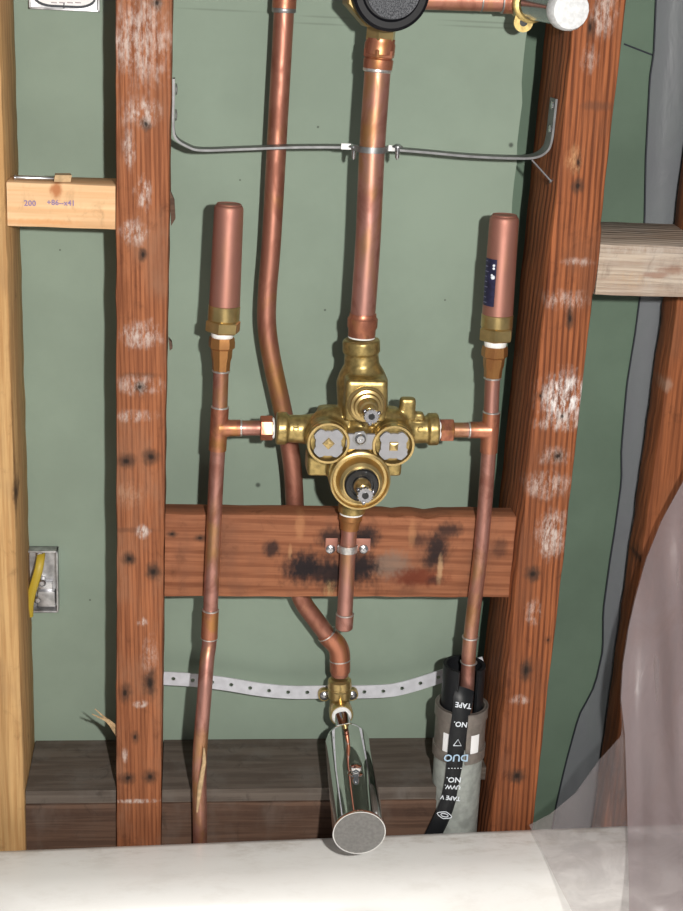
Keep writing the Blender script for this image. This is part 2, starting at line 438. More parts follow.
# brown stud further back at the right
X2 = at(676, 200, 0.1275).x
o = Vector((X2 + .045, 0.11, 0))
B_ = [(668, 385, 5, 8, (0.35, 0.22, 0.16), .7, 0), (640, 560, 6, 14, K, .4, 0)]
M['stud_b'] = wood('fir_brown', sr(160, 96, 60), sr(112, 62, 36), sr(122, 80, 56), period=0.005, spots=spots_px(B_, .0895, o), contrast=0.8)
solo('wall_stud', lumber((X2, 0.0895, 0), (X2 + .089, 0.1275, 2.4), 2, 160, 0.0008, 0.003, 4, lambda p, sx, sy: [p[0] + (p[2] - .96) * .018, p[1], p[2]]), M['stud_b'],
     'plain brown stud set back behind the grey block and the hazy plastic', 'stud', o)

# short blocks
zt, zb = at(60, 184, 0).z, at(60, 228, 0).z
o = Vector((-0.038, 0.02, zb))
BL = [(56, 190, 6, 10, sr(170, 96, 52), .8, 0), (40, 222, 40, 3, sr(220, 150, 90), .5, 0)]
M['pine_block'] = wood('pine_block_pale', sr(236, 196, 152), sr(218, 166, 118), None, axis=0, period=0.012, spots=spots_px(BL, 0.0, o), contrast=0.6, bumpy=0.15)
bl = thing('wood_block', 'short pale pine block with purple handwriting between two studs', 'wood block', o)
part('block', lumber((-0.0792, 0.001, zb), (-0.0004, 0.042, zt), 0, 40, 0.0005, 0.0012, 5), M['pine_block'], bl)
def text_mb(s, size, mat4, th=0.0002):
    cu = bpy.data.curves.new('writing', 'FONT'); cu.body = s; cu.size = size; cu.extrude = th; cu.align_x = 'CENTER'; cu.align_y = 'CENTER'; cu.resolution_u = 2; cu.offset = size * .015
    ob = bpy.data.objects.new('writing', cu); COL.objects.link(ob)
    bpy.context.view_layer.update()
    me = bpy.data.meshes.new_from_object(ob.evaluated_get(bpy.context.evaluated_depsgraph_get()))
    mb = MB(); mb.v = [mat4 @ v.co for v in me.vertices]; mb.f = [tuple(p.vertices) for p in me.polygons]
    bpy.data.objects.remove(ob); bpy.data.meshes.remove(me); bpy.data.curves.remove(cu)
    return mb
def face_mat(P, right, up):
    r = Vector(right).normalized(); u = Vector(up); u = (u - r * u.dot(r)).normalized(); n_ = r.cross(u)
    return Matrix.Translation(P) @ Matrix((r, u, n_)).transposed().to_4x4()
for s, x, y, sz in (('200', 30, 203.5, 6.4), ('+86--x41', 61, 203, 6.0)):
    P = at(x, y, 0.0004); part('handwriting', text_mb(s, rad(sz * 1.25, P), face_mat(P, (1, 0, 0.0), (0.12, 0, 1))), M['ink'], bl, 'purple handwriting')
# nail and chip on top of the block
a = at(16, 178.5, 0.010); a.z = zt + 0.0022; b = at(57, 175.5, 0.012); b.z = zt + 0.0022
nl = thing('loose_nail', 'steel nail lying on the pale pine block', 'nail', (a.x, a.y, zt))
d = (b - a); Ln = d.length
part('shank', MB().lathe(a, d, [(0, .0014), (Ln * .93, .0014), (Ln, .0002)], 10), M['steel'], nl)
part('head', MB().lathe(a, d, [(-.0012, .0021), (0, .0021)], 12), M['steel'], nl)
c = at(63, 174, 0.015)
solo('wood_chip', MB().prism([(c.x - .006, .006, zt + .0006), (c.x + .006, .008, zt + .0006), (c.x + .004, .02, zt + .0006), (c.x - .007, .017, zt + .0006)], (0.001, 0, .005)), M['fibre'],
     'small wood chip lying beside the nail on the pine block', 'wood chip', (c.x, .012, zt))

zt2, zb2 = at(640, 245, 0).z, at(640, 296.5, 0).z
o = Vector((0.405, 0.025, zb2))
BR = [(672, 270, 14, 5, sr(130, 84, 62), .6, 0), (655, 275, 16, 3, sr(140, 96, 76), .6, 0), (640, 250, 40, 5, sr(196, 186, 176), .5, 1), (630, 280, 26, 8, sr(190, 160, 130), .5, 1)]
M['grey_wood'] = wood('weathered_grey', sr(196, 180, 163), sr(158, 134, 117), sr(182, 172, 164), axis=0, period=0.0035, spots=spots_px(BR, 0, o), contrast=0.7, bumpy=0.7)
solo('wood_block', lumber((0.3700, 0.0, zb2), (0.4555, 0.0885, zt2), 0, 60, 0.0006, 0.002, 6, lambda p, sx, sy: [p[0], p[1], p[2] + (.004 if sx == 1 and sy == 1 else 0)]), M['grey_wood'],
     'short weathered grey block between the ridged orange stud and the brown stud', 'wood block', o)

# cross block behind the tub drop, burnt by the torch
YB0, YB1 = 0.020, 0.045
ct, cb = at(335, 515.5, YB0).z, at(335, 597.5, YB0).z
o = Vector((0.185, YB0, cb))
BK = (0.012, 0.010, 0.012)
CB = [(305, 568, 24, 19, BK, .98, 0), (272, 549, 9, 10, BK, .85, 0), (330, 574, 18, 18, BK, .93, 0), (358, 568, 26, 20, BK, .97, 0), (366, 537, 15, 13, BK, .95, 0), (332, 538, 16, 12, BK, .85, 0),
      (437, 548, 12, 20, BK, .92, 0), (450, 530, 14, 9, BK, .8, 0), (430, 562, 9, 10, BK, .7, 0), (418, 540, 10, 8, BK, .6, 0), (392, 565, 18, 16, sr(120, 110, 100), .6, 0), (418, 578, 30, 10, sr(96, 38, 22), .8, 0),
      (435, 580, 9, 5, BK, .6, 0), (330, 590, 6, 12, sr(190, 170, 120), .35, 1), (172, 534, 6, 4, K, .8, 0), (200, 538, 7, 4, K, .7, 0), (500, 548, 8, 12, BK, .5, 0), (475, 575, 8, 4, K, .5, 0),
      (440, 570, 3, 16, sr(205, 170, 130), .5, 0), (300, 526, 5, 16, sr(195, 140, 98), .35, 0), (412, 534, 4, 16, sr(195, 140, 98), .35, 0), (290, 552, 2, 8, sr(195, 150, 108), .4, 0)]
M['cross'] = wood('cross_block', sr(162, 106, 76), sr(122, 72, 48), sr(112, 76, 60), axis=0, period=0.010, spots=spots_px(CB, YB0, o), contrast=0.8, bumpy=0.2, dist=9, wave=0.35)
zf = at(412, 516, YB0)
def notch_c(p, sx, sy):
    p = list(p)
    for cx, w_, dp in ((at(428, 516, YB0).x, .012, .0022), (at(395, 516, YB0).x, .008, .0012)):
        if sy == 1 and abs(p[0] - cx) < w_: p[2] -= dp * (1 - abs(p[0] - cx) / w_)
    return p
def notch_c2(p, sx, sy): return notch_c(p, sx, sy)
solo('cross_block', lumber((0.0385, YB0, cb), (XA - .0040, YB1, ct), 0, 220, 0.0006, 0.002, 7, notch_c2), M['cross'],
     'scorched wooden cross block with black torch burns between the two orange studs', 'wood block', o)

# sill boards between the studs, just behind the tub
ZS = 0.450
for x0, x1, x2, w1 in ((-0.0757, -0.0005, -0.0005, 'pine stud and the smeared stud'), (0.0385, 0.2755, XA - .0085, 'two orange studs')):
    out = [(x0, .003), (x1, .003)]
    if x2 > x1: out += [(x1, .0345), (x2, .0345)]
    out += [(x2, YW - .0005), (x0, YW - .0005)]
    solo('sill_board', MB().prism([(x, y, ZS - .012) for x, y in out], (0, 0, .012)), M['sill_grey'],
         'dusty grey sill board below the green drywall between the ' + w1, 'board', ((x0 + x1) / 2, .045, ZS - .012))
    solo('sill_block', lumber((x0, 0.0015, ZS - .16), (x1, 0.034, ZS - .0125), 0, 60, 0.0005, 0.001, 9 + x0), M['sill_brown'],
         'dark brown board under the grey sill between the ' + w1, 'board', ((x0 + x1) / 2, .02, ZS - .16))

# ------------------------------------------------------------------ bathtub
ZR = 0.420
pl, pr = atz(0, 847, ZR), atz(528, 826, ZR)
ang = math.atan2(pr.y - pl.y, pr.x - pl.x)
tc = Vector((0.19, 0, 0)); tc.y = lerp(pl.y, pr.y, (0.19 - pl.x) / (pr.x - pl.x))
TW, TL = 0.80, 1.50
def rrect(inset, z, cr, nseg=14):
    pts = []
    hx = TW / 2 - inset; y1 = -inset; y0 = -TL + inset
    cr = max(cr, 0.004)
    for cxx, cyy, a0 in ((hx - cr, y1 - cr, 0), (-hx + cr, y1 - cr, 90), (-hx + cr, y0 + cr, 180), (hx - cr, y0 + cr, 270)):
        for k in range(nseg + 1):
            a_ = math.radians(a0 + 90 * k / nseg)
            pts.append((cxx + cr * math.cos(a_), cyy + cr * math.sin(a_), z))
    return pts
tub_m = Matrix.Translation(tc) @ Matrix.Rotation(ang, 4, 'Z')
rr_ = [(0.0, 0.0, .012), (0.0, ZR - .012, .012), (0.001, ZR - .005, .012), (0.005, ZR - .0008, .014), (.010, ZR, .016), (.045, ZR - .001, .05), (.060, ZR - .004, .07), (.072, ZR - .012, .085), (.082, ZR - .03, .10),
       (.095, ZR - .08, .11), (.115, ZR - .2, .13), (.135, ZR - .29, .14), (.17, ZR - .33, .15), (.25, ZR - .34, .12)]
mb = MB().ring_loft([[tub_m @ Vector(p) for p in rrect(*q)] for q in rr_], cap0=False)
tub = thing('bathtub', 'white enamel bathtub rim in front of the open wall', 'bathtub', (tc.x, tc.y, 0))
part('shell', mb, M['tub'], tub, angle=50)
ov = tub_m @ Vector((0.0, -.098, ZR - .055))
mb = MB().lathe(ov + Vector((0, .012, 0)), (0, -1, -.18), [(0, .036), (.012, .036), (.017, .030), (.018, .0)], 32)
part('overflow_plate', mb, M['chrome'], tub, 'chrome overflow plate')

# ------------------------------------------------------------------ electrical boxes
def steel_box(root, x0, x1, y0, y1, dep):
    a = at(x0, y0, YW); b = at(x1, y1, YW)
    t = .0014
    part('back', MB().box((a.x, YW - .0012, b.z), (b.x, YW - .0002, a.z)), M['galv_box'], root)
    for lo, hi in (((a.x, YW - dep, a.z - t), (b.x, YW - .0002, a.z)), ((a.x, YW - dep, b.z), (b.x, YW - .0002, b.z + t)), ((a.x, YW - dep, b.z), (a.x + t, YW - .0002, a.z)), ((b.x - t, YW - dep, b.z), (b.x, YW - .0002, a.z))):
        part('side', MB().box(lo, hi, .0003), M['galv_box'], root)
    return a, b
p = at(44, 607, YW)
eb = thing('electrical_box', 'galvanised electrical box in the drywall beside the pine stud', 'electrical box', (p.x, YW, p.z))
a, b = steel_box(eb, 26, 59.5, 546, 607, .012)
c = at(45, 585, YW - .005); w_ = .010
part('clamp_tab', MB().box((a.x + .006, YW - .006, c.z - .006), (b.x - .005, YW - .0013, c.z + .004), .0008), M['steel'], eb)
part('clamp_tab', MB().box((a.x + .010, YW - .009, b.z + .004), (b.x - .003, YW - .0013, b.z + .018), .001), M['galv_box'], eb)
for x, y in ((40, 554, ), (42, 583), (38, 600)):
    q = at(x, y, YW - .008); part('screw', MB().lathe(q + Vector((0, .006, 0)), (0, -1, 0), [(0, .0034), (.006, .0034), (.0075, .002)], 14), M['steel'], eb)
pts = [at(41, 552, YW - .004), at(40.5, 559, YW - .012), at(38.5, 570, YW - .017), at(35, 582, YW - .018), at(31.5, 594, YW - .017), at(29.5, 605, YW - .015), at(29, 616, YW - .012)]
cb_ = MB(); sp = smooth_path(pts, 5)
rings = []
for i, q in enumerate(sp):
    t = (sp[min(i + 1, len(sp) - 1)] - sp[max(i - 1, 0)]).normalized(); u = t.cross(Vector((0, 1, 0))).normalized(); w = t.cross(u)
    rings.append([q + u * math.cos(k * math.pi / 6) * .0036 + w * math.sin(k * math.pi / 6) * .002 for k in range(12)])
cb_.ring_loft(rings)
solo('cable', cb_, M['yellow'], 'yellow cable hanging out of the galvanised box', 'cable', sp[-1])

p = at(64, 12, YW)
eb2 = thing('electrical_box', 'metal box with a white inset plate high between the pine and smeared studs', 'electrical box', (p.x, YW, p.z))
a, b = steel_box(eb2, 28, 100, -80, 12, .006)
s_ = rad(1, a)
def rr2(x0, x1, z0, z1, cr, Y, cz):
    out = []
    for cx_, cz_, a0 in ((x1 - cr, z1 - cr, 0), (x0 + cr, z1 - cr, 90), (x0 + cr, z0 + cz, 180), (x1 - cr, z0 + cz, 270)):
        for k in range(7):
            t = math.radians(a0 + 15 * k); rz = cr if a0 < 180 else cz
            out.append((cx_ + cr * math.cos(t), Y, cz_ + rz * math.sin(t)))
    return out
part('gasket', MB().prism(rr2(a.x + .003, b.x - .003, b.z + .0020, a.z - .002, .014, YW - .0032, .0075), (0, .0018, 0)), M['dark'], eb2, 'dark outline around the plate')
part('plate', MB().prism(rr2(a.x + .0038, b.x - .0038, b.z + .0038, a.z - .003, .0135, YW - .0046, .0072), (0, .0016, 0)), M['paper'], eb2, 'white plate')
q = at(64, 6, YW - .0048)
part('mark', MB().box((q.x - .0004, q.y - .0004, q.z - .0016), (q.x + .0004, q.y + .0004, q.z + .002)), M['dark'], eb2)
for x in (54, 62, 70, 78):
    q = at(x, 2.6, YW - .0047); part('mark', MB().box((q.x - .0022, q.y - .0002, q.z - .0004), (q.x + .0022, q.y + .0003, q.z + .0003)), plain('faint_print', (.30, .24, .26)) if x == 54 else bpy.data.materials['faint_print'], eb2)

# ------------------------------------------------------------------ copper work
YP = 0.010
def vpx(lst, Y): return [at(x, y, Y) for x, y in lst]
def ringpart(P, d, r, h, mat, parent, name='solder_ring', label=None):
    d = Vector(d).normalized()
    return part(name, MB().lathe(P - d * h / 2, d, [(0, r * .96), (h * .25, r * 1.03), (h * .75, r * 1.03), (h, r * .96)], 24), mat, parent, label)
def hexpart(P0, P1, r, mat, parent, name='hex_nut', rot=0.26):
    d = P1 - P0; h = d.length; c_ = r * .08
    return part(name, MB().lathe(P0, d, [(0, r * .9), (c_, r), (h - c_, r), (h, r * .9)], 6, rot), mat, parent, angle=20)
def cyl(P0, P1, r0, r1=None, seg=24, bev=.0006):
    r1 = r1 or r0; h = (P1 - P0).length
    return MB().lathe(P0, P1 - P0, [(0, r0 - bev), (bev, r0), (h - bev, r1), (h, r1 - bev)], seg)

def riser(name, label, pts, wd, tee, branch, rings_, coupl, foot_pts, adapt, nutx):
    """supply pipe: adapter under the arrestor, tee, branch into the valve, drop"""
    A = [at(x, y, YP) for x, y in adapt]
    root = thing(name, label, 'copper pipe', foot_pts[-1])
    r = rad(wd / 2, A[0])
    part('pipe', MB().tube(smooth_path([A[2]] + pts + foot_pts, 5), r, 20), M['copper'], root)
    part('adapter', MB().lathe(A[0], A[2] - A[0], [(0, r * 1.62), (.004, r * 1.72), (.008, r * 1.70), (.0095, r * 1.42), (.016, r * 1.36), (.019, r * 1.2), ((A[2] - A[0]).length, r * 1.14)], 8, .2), M['brass_old'], root, angle=30)
    T = [at(x, y, YP) for x, y in tee]
    tm = MB().tube([T[0], T[1]], r * 1.16, 22)
    c_ = at(*branch[0], YP); e_ = at(*branch[1], YP); n_ = at(*branch[2], YP); k_ = at(*branch[3], YP)
    tm.tube([c_, lerp(c_, e_, .35), lerp(c_, e_, .5), e_], [r * 1.3, r * 1.2, r * 1.1, r * 1.1], 20)
    part('tee', tm, M['copper_fit'], root, 'heat-stained tee')
    part('branch_pipe', MB().tube([lerp(c_, e_, .6), n_], r, 20), M['copper'], root)
    ringpart(e_, n_ - e_, r * 1.08, .0018, M['solder'], root)
    hexpart(n_, k_, r * 1.62, M['copper_fit'], root, 'reducer')
    ringpart(k_, k_ - n_, r * 1.35, .0022, M['teflon'], root, 'thread_tape', 'white thread tape')
    for (x, y) in rings_:
        P = at(x, y, YP); ringpart(P, T[0] - T[1], r * 1.14, .0016, M['solder'], root)
    if coupl:
        q0, q1 = at(*coupl[0], YP), at(*coupl[1], YP)
        part('coupling', cyl(q0, q1, r * 1.14), M['copper_fit'], root)
        ringpart(q0, q1 - q0, r * 1.13, .0014, M['solder'], root); ringpart(q1, q1 - q0, r * 1.13, .0014, M['solder'], root)
    return root
rc = riser('supply_pipe', 'copper supply pipe with tee running down beside the smeared left stud',
           vpx([(219, 428), (216, 480), (213.5, 538), (211, 596), (209.5, 640)], YP), 15.6, [(220, 407), (217.5, 450)], [(219, 428), (241, 428), (260, 428), (273, 428)], [(221, 371), (220, 407)],
           [(210.5, 610), (209.3, 638)], [at(207, 660, .004), at(204, 700, -.005), at(199.5, 762, -.0105), at(200, 832, -.0105), at(200, 930, -.0105)], [(222, 337), (221, 355), (221, 371)], 0)
a = at(203, 762, -.019); b = at(197, 812, -.0195)
part('peeling_strip', MB().tube([at(204, 748, -.0175), a + Vector((.001, 0, 0)), lerp(a, b, .5), b], [.0008, .0018, .0022, .0008], 8), M['fibre'], rc, 'frayed tan strip')
riser('supply_pipe', 'copper supply pipe with tee dropping into the grey sleeve with black tape',
      vpx([(490, 430), (486, 490), (481, 549), (473.5, 611), (471, 632)], YP), 15.4, [(491.5, 412), (488.5, 452)], [(490, 430), (469, 430), (453, 430), (439, 430)], [(492.5, 378), (491.5, 412)],
      None, [at(469, 650, .009), at(467, 690, .009), at(464.5, 720, .011), at(462.5, 760, .012)], [(495, 346), (494, 362), (492.5, 378)], 0)
rt = bpy.data.objects['supply_pipe.001']
ringpart(at(470.3, 637, YP), (0, 0, 1), rad(8.2, at(470, 637, YP)), .0016, M['solder'], rt)
ringpart(at(468.7, 662, .009), (0, 0, 1), rad(8.3, at(470, 662, YP)), .0012, M['solder'], rt)

# hammer arrestors
def arrestor(label, top, bot_body, bot_collar, bot_hex, tape_y, w_top, w_bot):
    root = thing('hammer_arrestor', label, 'arrestor', at(*bot_hex, YP), 'water hammer arrestors')
    t = at(*top, YP); b = at(*bot_body, YP); c_ = at(*bot_collar, YP); h = at(*bot_hex, YP); k = at(*tape_y, YP)
    r0 = rad(w_bot / 2, b); r1 = rad(w_top / 2, t); ln = (t - b).length
    part('chamber', MB().lathe(b, t - b, [(0, r0), (ln * .9, lerp(r0, r1, .95)), (ln - .0035, r1), (ln - .0015, r1 * .97), (ln - .0004, r1 * .91), (ln, r1 * .85)], 40), M['copper_clean'], root)
    part('lip', MB().lathe(t, t - b, [(-.001, r1 * .84), (.0006, r1 * .86), (.0012, r1 * .82), (.0004, r1 * .76), (.0002, .0001)], 32), M['copper_clean'], root)
    part('collar', cyl(c_, b, r0 * 1.03, r0 * 1.03, 40), M['brass'], root, 'smooth brass collar')
    hexpart(h, c_, r0 * 1.16, M['brass'], root)
    part('thread_tape', MB().lathe(k, h - k, [(0, r0 * .66), (.001, r0 * .72), ((h - k).length, r0 * .74)], 24), M['teflon'], root, 'white thread tape')
    return root, b, t, r0, r1
arrestor('copper water hammer arrestor on brass hex above the pipe by the smeared left stud', (229, 205), (224.5, 305), (223.5, 320), (222.5, 332), (222, 338), 29.5, 31)
ar, b, t, r0, r1 = arrestor('copper water hammer arrestor with a dark navy label strip', (504.5, 216), (497.5, 314), (496.5, 327), (495.5, 340), (495, 347), 29.5, 31)
ax = (t - b).normalized()
def curved_patch(b, ax, h0, h1, a0, a1, r, n=10):
    u, w = frame(ax); mb = MB()
    uu = Vector((1, 0, 0)); ww = Vector((0, -1, 0))
    rows = []
    for rr in (r, r + .0004):
        for h in (h0, h1):
            rows.append([b + ax * h + (uu * math.cos(lerp(a0, a1, k / n)) + ww * math.sin(lerp(a0, a1, k / n))) * rr for k in range(n + 1)])
    lo0, hi0, lo1, hi1 = rows
    mb.ring_loft([lo0, lo1, hi1, hi0, lo0], False, False, False)
    return mb
ln = (t - b).length
lab = part('label', curved_patch(b, ax, ln * .10, ln * .58, math.radians(176), math.radians(118), r0 * .985), M['label_navy'], ar, 'navy label strip')
for fr, an, s_ in ((.52, 128, .0011), (.49, 128, .0011), (.40, 129, .0018), (.42, 134, .001)):
    P = b + ax * (ln * fr) + (Vector((1, 0, 0)) * math.cos(math.radians(an)) + Vector((0, -1, 0)) * math.sin(math.radians(an))) * (r0 * .985 + .0004)
    part('print', MB().ball(P, s_, sub=2), M['print_white'], lab)
for k in range(9):
    h = lerp(.13, .55, k / 8)
    part('print', curved_patch(b, ax, ln * h, ln * (h + .008), math.radians(168), math.radians(150 + (k % 3) * 4), r0 * .985 + .0004, 4), plain('label_print', (.16, .16, .26)) if k == 0 else bpy.data.materials['label_print'], lab)

# shower riser
pts = vpx([(377.5, 72), (372, 150), (368, 240), (362.5, 320)], YP)
rs = thing('riser_pipe', 'thick copper riser pipe between the black dial valve and the brass valve', 'copper pipe', pts[-1])
r = rad(13, pts[1])
part('pipe', MB().tube(smooth_path(pts, 5), r, 28), M['copper'], rs)
q = vpx([(380.3, 42), (379, 50), (378, 62), (377.5, 70)], YP)
part('adapter', MB().lathe(q[3], q[0] - q[3], [(0, r * 1.05), (.0015, r * 1.12), (.0075, r * 1.14), (.0085, r * 1.02), (.0105, r * 1.02), (.0115, r * 1.17), (.0185, r * 1.17), (.020, r * 1.1), (.0225, r * 1.12)], 28), M['copper_fit'], rs)
hexpart(at(378.7, 58, YP), at(379.6, 48.5, YP), r * 1.25, M['copper_fit'], rs, 'hex_shoulder')
ringpart(at(377.3, 70, YP), q[0] - q[3], r * 1.07, .003, M['solder'], rs)
q = vpx([(363, 314), (362.3, 322), (361.6, 336)], YP)
part('adapter', MB().lathe(q[2], q[0] - q[2], [(0, r * 1.1), (.006, r * 1.12), (.0075, r * 1.22), (.014, r * 1.22), (.0155, r * 1.1), (.018, r * 1.08)], 24), M['copper_fit'], rs)
ringpart(at(361.4, 337, YP), q[0] - q[2], r * 1.06, .0016, M['teflon'], rs, 'thread_tape', 'white thread tape')

# pipe at the back with a bend, running behind the cross block to the spout elbow
YBK = 0.0540
pts = vpx([(286, -60), (284.5, 0), (278, 120), (271.5, 240), (267.5, 290), (266.8, 325), (272, 361), (282, 407), (289, 443), (293.5, 480), (296, 540), (297, 580)], YBK)
pts2 = [at(302, 600, .0535), at(316, 620, .053), at(329, 637, .053), at(336, 644, .052), at(339.5, 652, .051), at(340, 664, .050), at(339.8, 675, .050)]
bp = thing('back_pipe', 'bent copper pipe behind the cross block leading to the tub spout', 'copper pipe', pts2[-1])
r = .0077
part('pipe', MB().tube(smooth_path(pts + pts2, 5), r, 20), M['copper_dark'], bp)
part('elbow', MB().tube(smooth_path([at(327, 634, .0535)] + pts2[2:6] + [at(340, 671, .0501)], 4), r * 1.17, 20), M['copper_fit'], bp)
for P, d in ((at(327, 634, .0535), pts2[2] - pts2[1]), (at(340, 660, .0503), pts2[5] - pts2[4])):
    ringpart(P, d, r * 1.17, .0016, M['solder'], bp)
part('coupling', cyl(at(284, 9, YBK), at(287, -40, YBK), r * 1.18), M['copper_fit'], bp)
ringpart(at(284, 10, YBK), (0, 0, 1), r * 1.16, .004, M['steel_dark'], bp)

# capped stub under the valve
pts = vpx([(349.5, 525), (347.5, 560), (345.5, 600), (344.3, 622)], YP + .001)
st = thing('stub_pipe', 'short capped copper stub hanging below the brass valve', 'copper pipe', pts[-1])
r = rad(8, pts[0])
part('pipe', MB().tube(pts, r, 22), M['copper'], st)
q0, q1 = at(351, 514, YP), at(349.3, 529, YP)
part('adapter', MB().lathe(q0, q1 - q0, [(0, r * 1.45), (.004, r * 1.5), (.006, r * 1.3), ((q1 - q0).length, r * 1.15)], 20), M['brass_old'], st)
ringpart(at(351.2, 513, YP), (0, 0, 1), r * 1.42, .0022, M['teflon'], st, 'thread_tape', 'white thread tape')
part('cap', cyl(at(344.9, 614, YP + .001), at(344, 629, YP + .001), r * 1.15, r * 1.12, 24, .0012), M['copper'], st)
ringpart(at(344.9, 614, YP + .001), (0, 0, 1), r * 1.13, .0014, M['solder'], st)
P = at(347.6, 548, YP + .001)
cl = thing('pipe_strap', 'small copper two-screw strap holding the capped stub to the cross block', 'pipe strap', at(347, 552, YB0))
x0, x1 = at(325, 548, YB0).x, at(370, 548, YB0).x
for lo_, hi_ in ((x0, P.x - r - .001), (P.x + r + .001, x1)):
    part('ear', MB().box((lo_, YB0 - .0018, P.z - .0055), (hi_, YB0 - .0004, P.z + .0055), .0005), M['copper_clean'], cl)
arc = []
mbk = MB(); rg = []
for k in range(13):
    a_ = math.pi * k / 12
    rg.append([P + Vector((-math.cos(a_) * rr, -math.sin(a_) * rr, dz)) for rr, dz in ((r + .0006, -.003), (r + .0016, -.003), (r + .0016, .003), (r + .0006, .003))])
mbk.ring_loft(rg); part('saddle', mbk, M['solder'], cl)
for x in (330.5, 363.5):
    q = at(x, 549, YB0 - .0018); part('screw', MB().lathe(q, (0, -1, 0), [(0, .0040), (.001, .0038), (.0022, .002), (.0022, .0008), (.0012, .0006)], 16), M['steel'], cl)

# ------------------------------------------------------------------ brass valve
vc = at(360, 440, YP)
valve = thing('shower_valve', 'brass shower valve body with two cartridges in the middle of the pipework', 'valve', vc)
body = MB()
def A_(x, y, Y): return at(x, y, Y)
px1 = rad(1, vc)
n0, n1 = at(361.2, 339, YP), at(363, 420, YP)
ln = (n0 - n1).length
body.lathe(n1, n0 - n1, [(0, 25 * px1), (ln - 42 * px1, 25.5 * px1), (ln - 33 * px1, 22 * px1), (ln - 25 * px1, 17.5 * px1), (ln - 14 * px1, 16.5 * px1), (ln - 13 * px1, 18.5 * px1), (ln - 2 * px1, 18.5 * px1), (ln, 17 * px1)], 32)
fa, fb = at(346.5, 380, -.019), at(386.5, 418, -.019)
body.box((fa.x, -.019, fb.z - .004), (fb.x, .02, fa.z), .004)
for (cx_, cy_, xe, ye) in ((328, 442, 276, 428), (393, 444.6, 438, 429)):
    e = at(xe, ye, YP); m_ = at(cx_, 430, YP)
    L_ = (m_ - e).length
    body.lathe(e, m_ - e, [(0, 15.2 * px1), (1 * px1, 16.5 * px1), (10 * px1, 16.5 * px1), (11.5 * px1, 13.8 * px1), (25 * px1, 14.2 * px1), (L_, 19 * px1)], 28)
    f_ = at(cx_, cy_, -.016)
    body.lathe((f_.x, .022, f_.z + .001), (0, -1, 0), [(0, 17 * px1), (.012, 21.5 * px1), (.038, 21.5 * px1)], 36)
c0, c1 = at(318, 408, .006), at(400, 452, .006)
body.box((c0.x, -.006, at(360, 456, 0).z), (c1.x, .026, at(360, 412, 0).z), .006)
f_ = at(358.5, 474, -.016)
body.lathe((f_.x, .022, f_.z), (0, -1, 0), [(0, 24 * px1), (.012, 29.5 * px1), (.038, 30.5 * px1)], 40)
for x0, x1, y0, y1 in ((308, 332, 455, 477), (386, 401.5, 458, 477)):
    p_, q_ = at(x0, y0, -.004), at(x1, y1, -.004)
    body.box((p_.x, -.004, q_.z), (q_.x, .022, p_.z), .003)
p_, q_ = at(400.5, 398, .002), at(415, 421, .002)
body.box((p_.x, .000, q_.z), (q_.x, .010, p_.z), .003)
p_, q_ = at(412, 413, .002), at(424, 421, .002)
body.box((p_.x, .001, q_.z), (q_.x, .010, p_.z), .002)
o0, o1 = at(355, 470, YP), at(351.4, 512, YP)
body.tube([o0, o1], 14 * px1, 28)
# bosses and shoulder between the barrels
body.ball(at(359, 440, -.004), 16 * px1, (1, 1, 1.1), 3)
body.ball(at(332, 420, .004), 20 * px1, (1, .8, .7), 3)
body.ball(at(390, 420, .004), 18 * px1, (1, .8, .7), 3)
tmp = bpy.data.objects.new('cast_tmp', body.mesh('cast_tmp', Vector((0, 0, 0)))); COL.objects.link(tmp)
md = tmp.modifiers.new('r', 'REMESH'); md.mode = 'VOXEL'; md.voxel_size = .0009
ms = tmp.modifiers.new('s', 'SMOOTH'); ms.factor = .5; ms.iterations = 6
bpy.context.view_layer.update()
me = bpy.data.meshes.new_from_object(tmp.evaluated_get(bpy.context.evaluated_depsgraph_get()))
cast = MB(); cast.v = [v.co.copy() for v in me.vertices]; cast.f = [tuple(p.vertices) for p in me.polygons]
bpy.data.objects.remove(tmp); bpy.data.meshes.remove(me)
part('valve_body', cast, M['brass_cast'], valve, 'cast brass body', angle=80)
dY = Vector((0, -1, 0))
for cx_, cy_, rot in ((328, 442, 0), (393, 444.6, 45)):
    P = at(cx_, cy_, -.018)
    part('retaining_ring', MB().lathe(P, dY, [(-.004, 16 * px1), (-.004, 21 * px1), (.002, 21.4 * px1), (.004, 20.5 * px1), (.004, 18.4 * px1), (.0015, 17.6 * px1), (-.001, 16.8 * px1)], 40, cap0=False, cap1=False), M['brass'], valve)
    poly = []
    for k in range(48):
        a_ = 2 * math.pi * k / 48; c4 = abs(((math.degrees(a_) - 45) % 90) - 0)
        c4 = min(c4, 90 - c4)
        r_ = 16.2 if c4 < 16 else (14.6 if c4 < 30 else 12.6)
        poly.append(P + dY * .001 + Vector((math.cos(a_), 0, math.sin(a_))) * r_ * px1)
    cp = part('cartridge', MB().prism(poly, dY * .0032), M['grey_plate'], valve, 'grey notched cartridge face', angle=25)
    q = P + dY * .0042
    part('cartridge_stem', MB().lathe(q, dY, [(0, 6.2 * px1), (.0016, 5.4 * px1), (.0024, 1.0 * px1)], 4, math.radians(rot)), M['brass'], cp, angle=20)
# middle plate and screw
p_, q_ = at(346, 433.5, -.0185), at(375, 449, -.0185)
mp = part('clip_plate', MB().box((p_.x, -.0205, q_.z), (q_.x, -.0165, p_.z), .0006), M['grey_plate'], valve, 'grey clip between the cartridges')
P = at(360.3, 438.5, -.0205)
part('screw', MB().lathe(P, dY, [(0, 5.6 * px1), (.002, 5.4 * px1), (.0034, 3.6 * px1), (.0034, 1.8 * px1), (.002, 1.6 * px1)], 18), M['steel'], mp)
part('clip_spacer', MB().lathe(P + dY * -.001, dY, [(0, 8.4 * px1), (.0015, 8.2 * px1)], 6, .2), M['steel_dark'], mp)
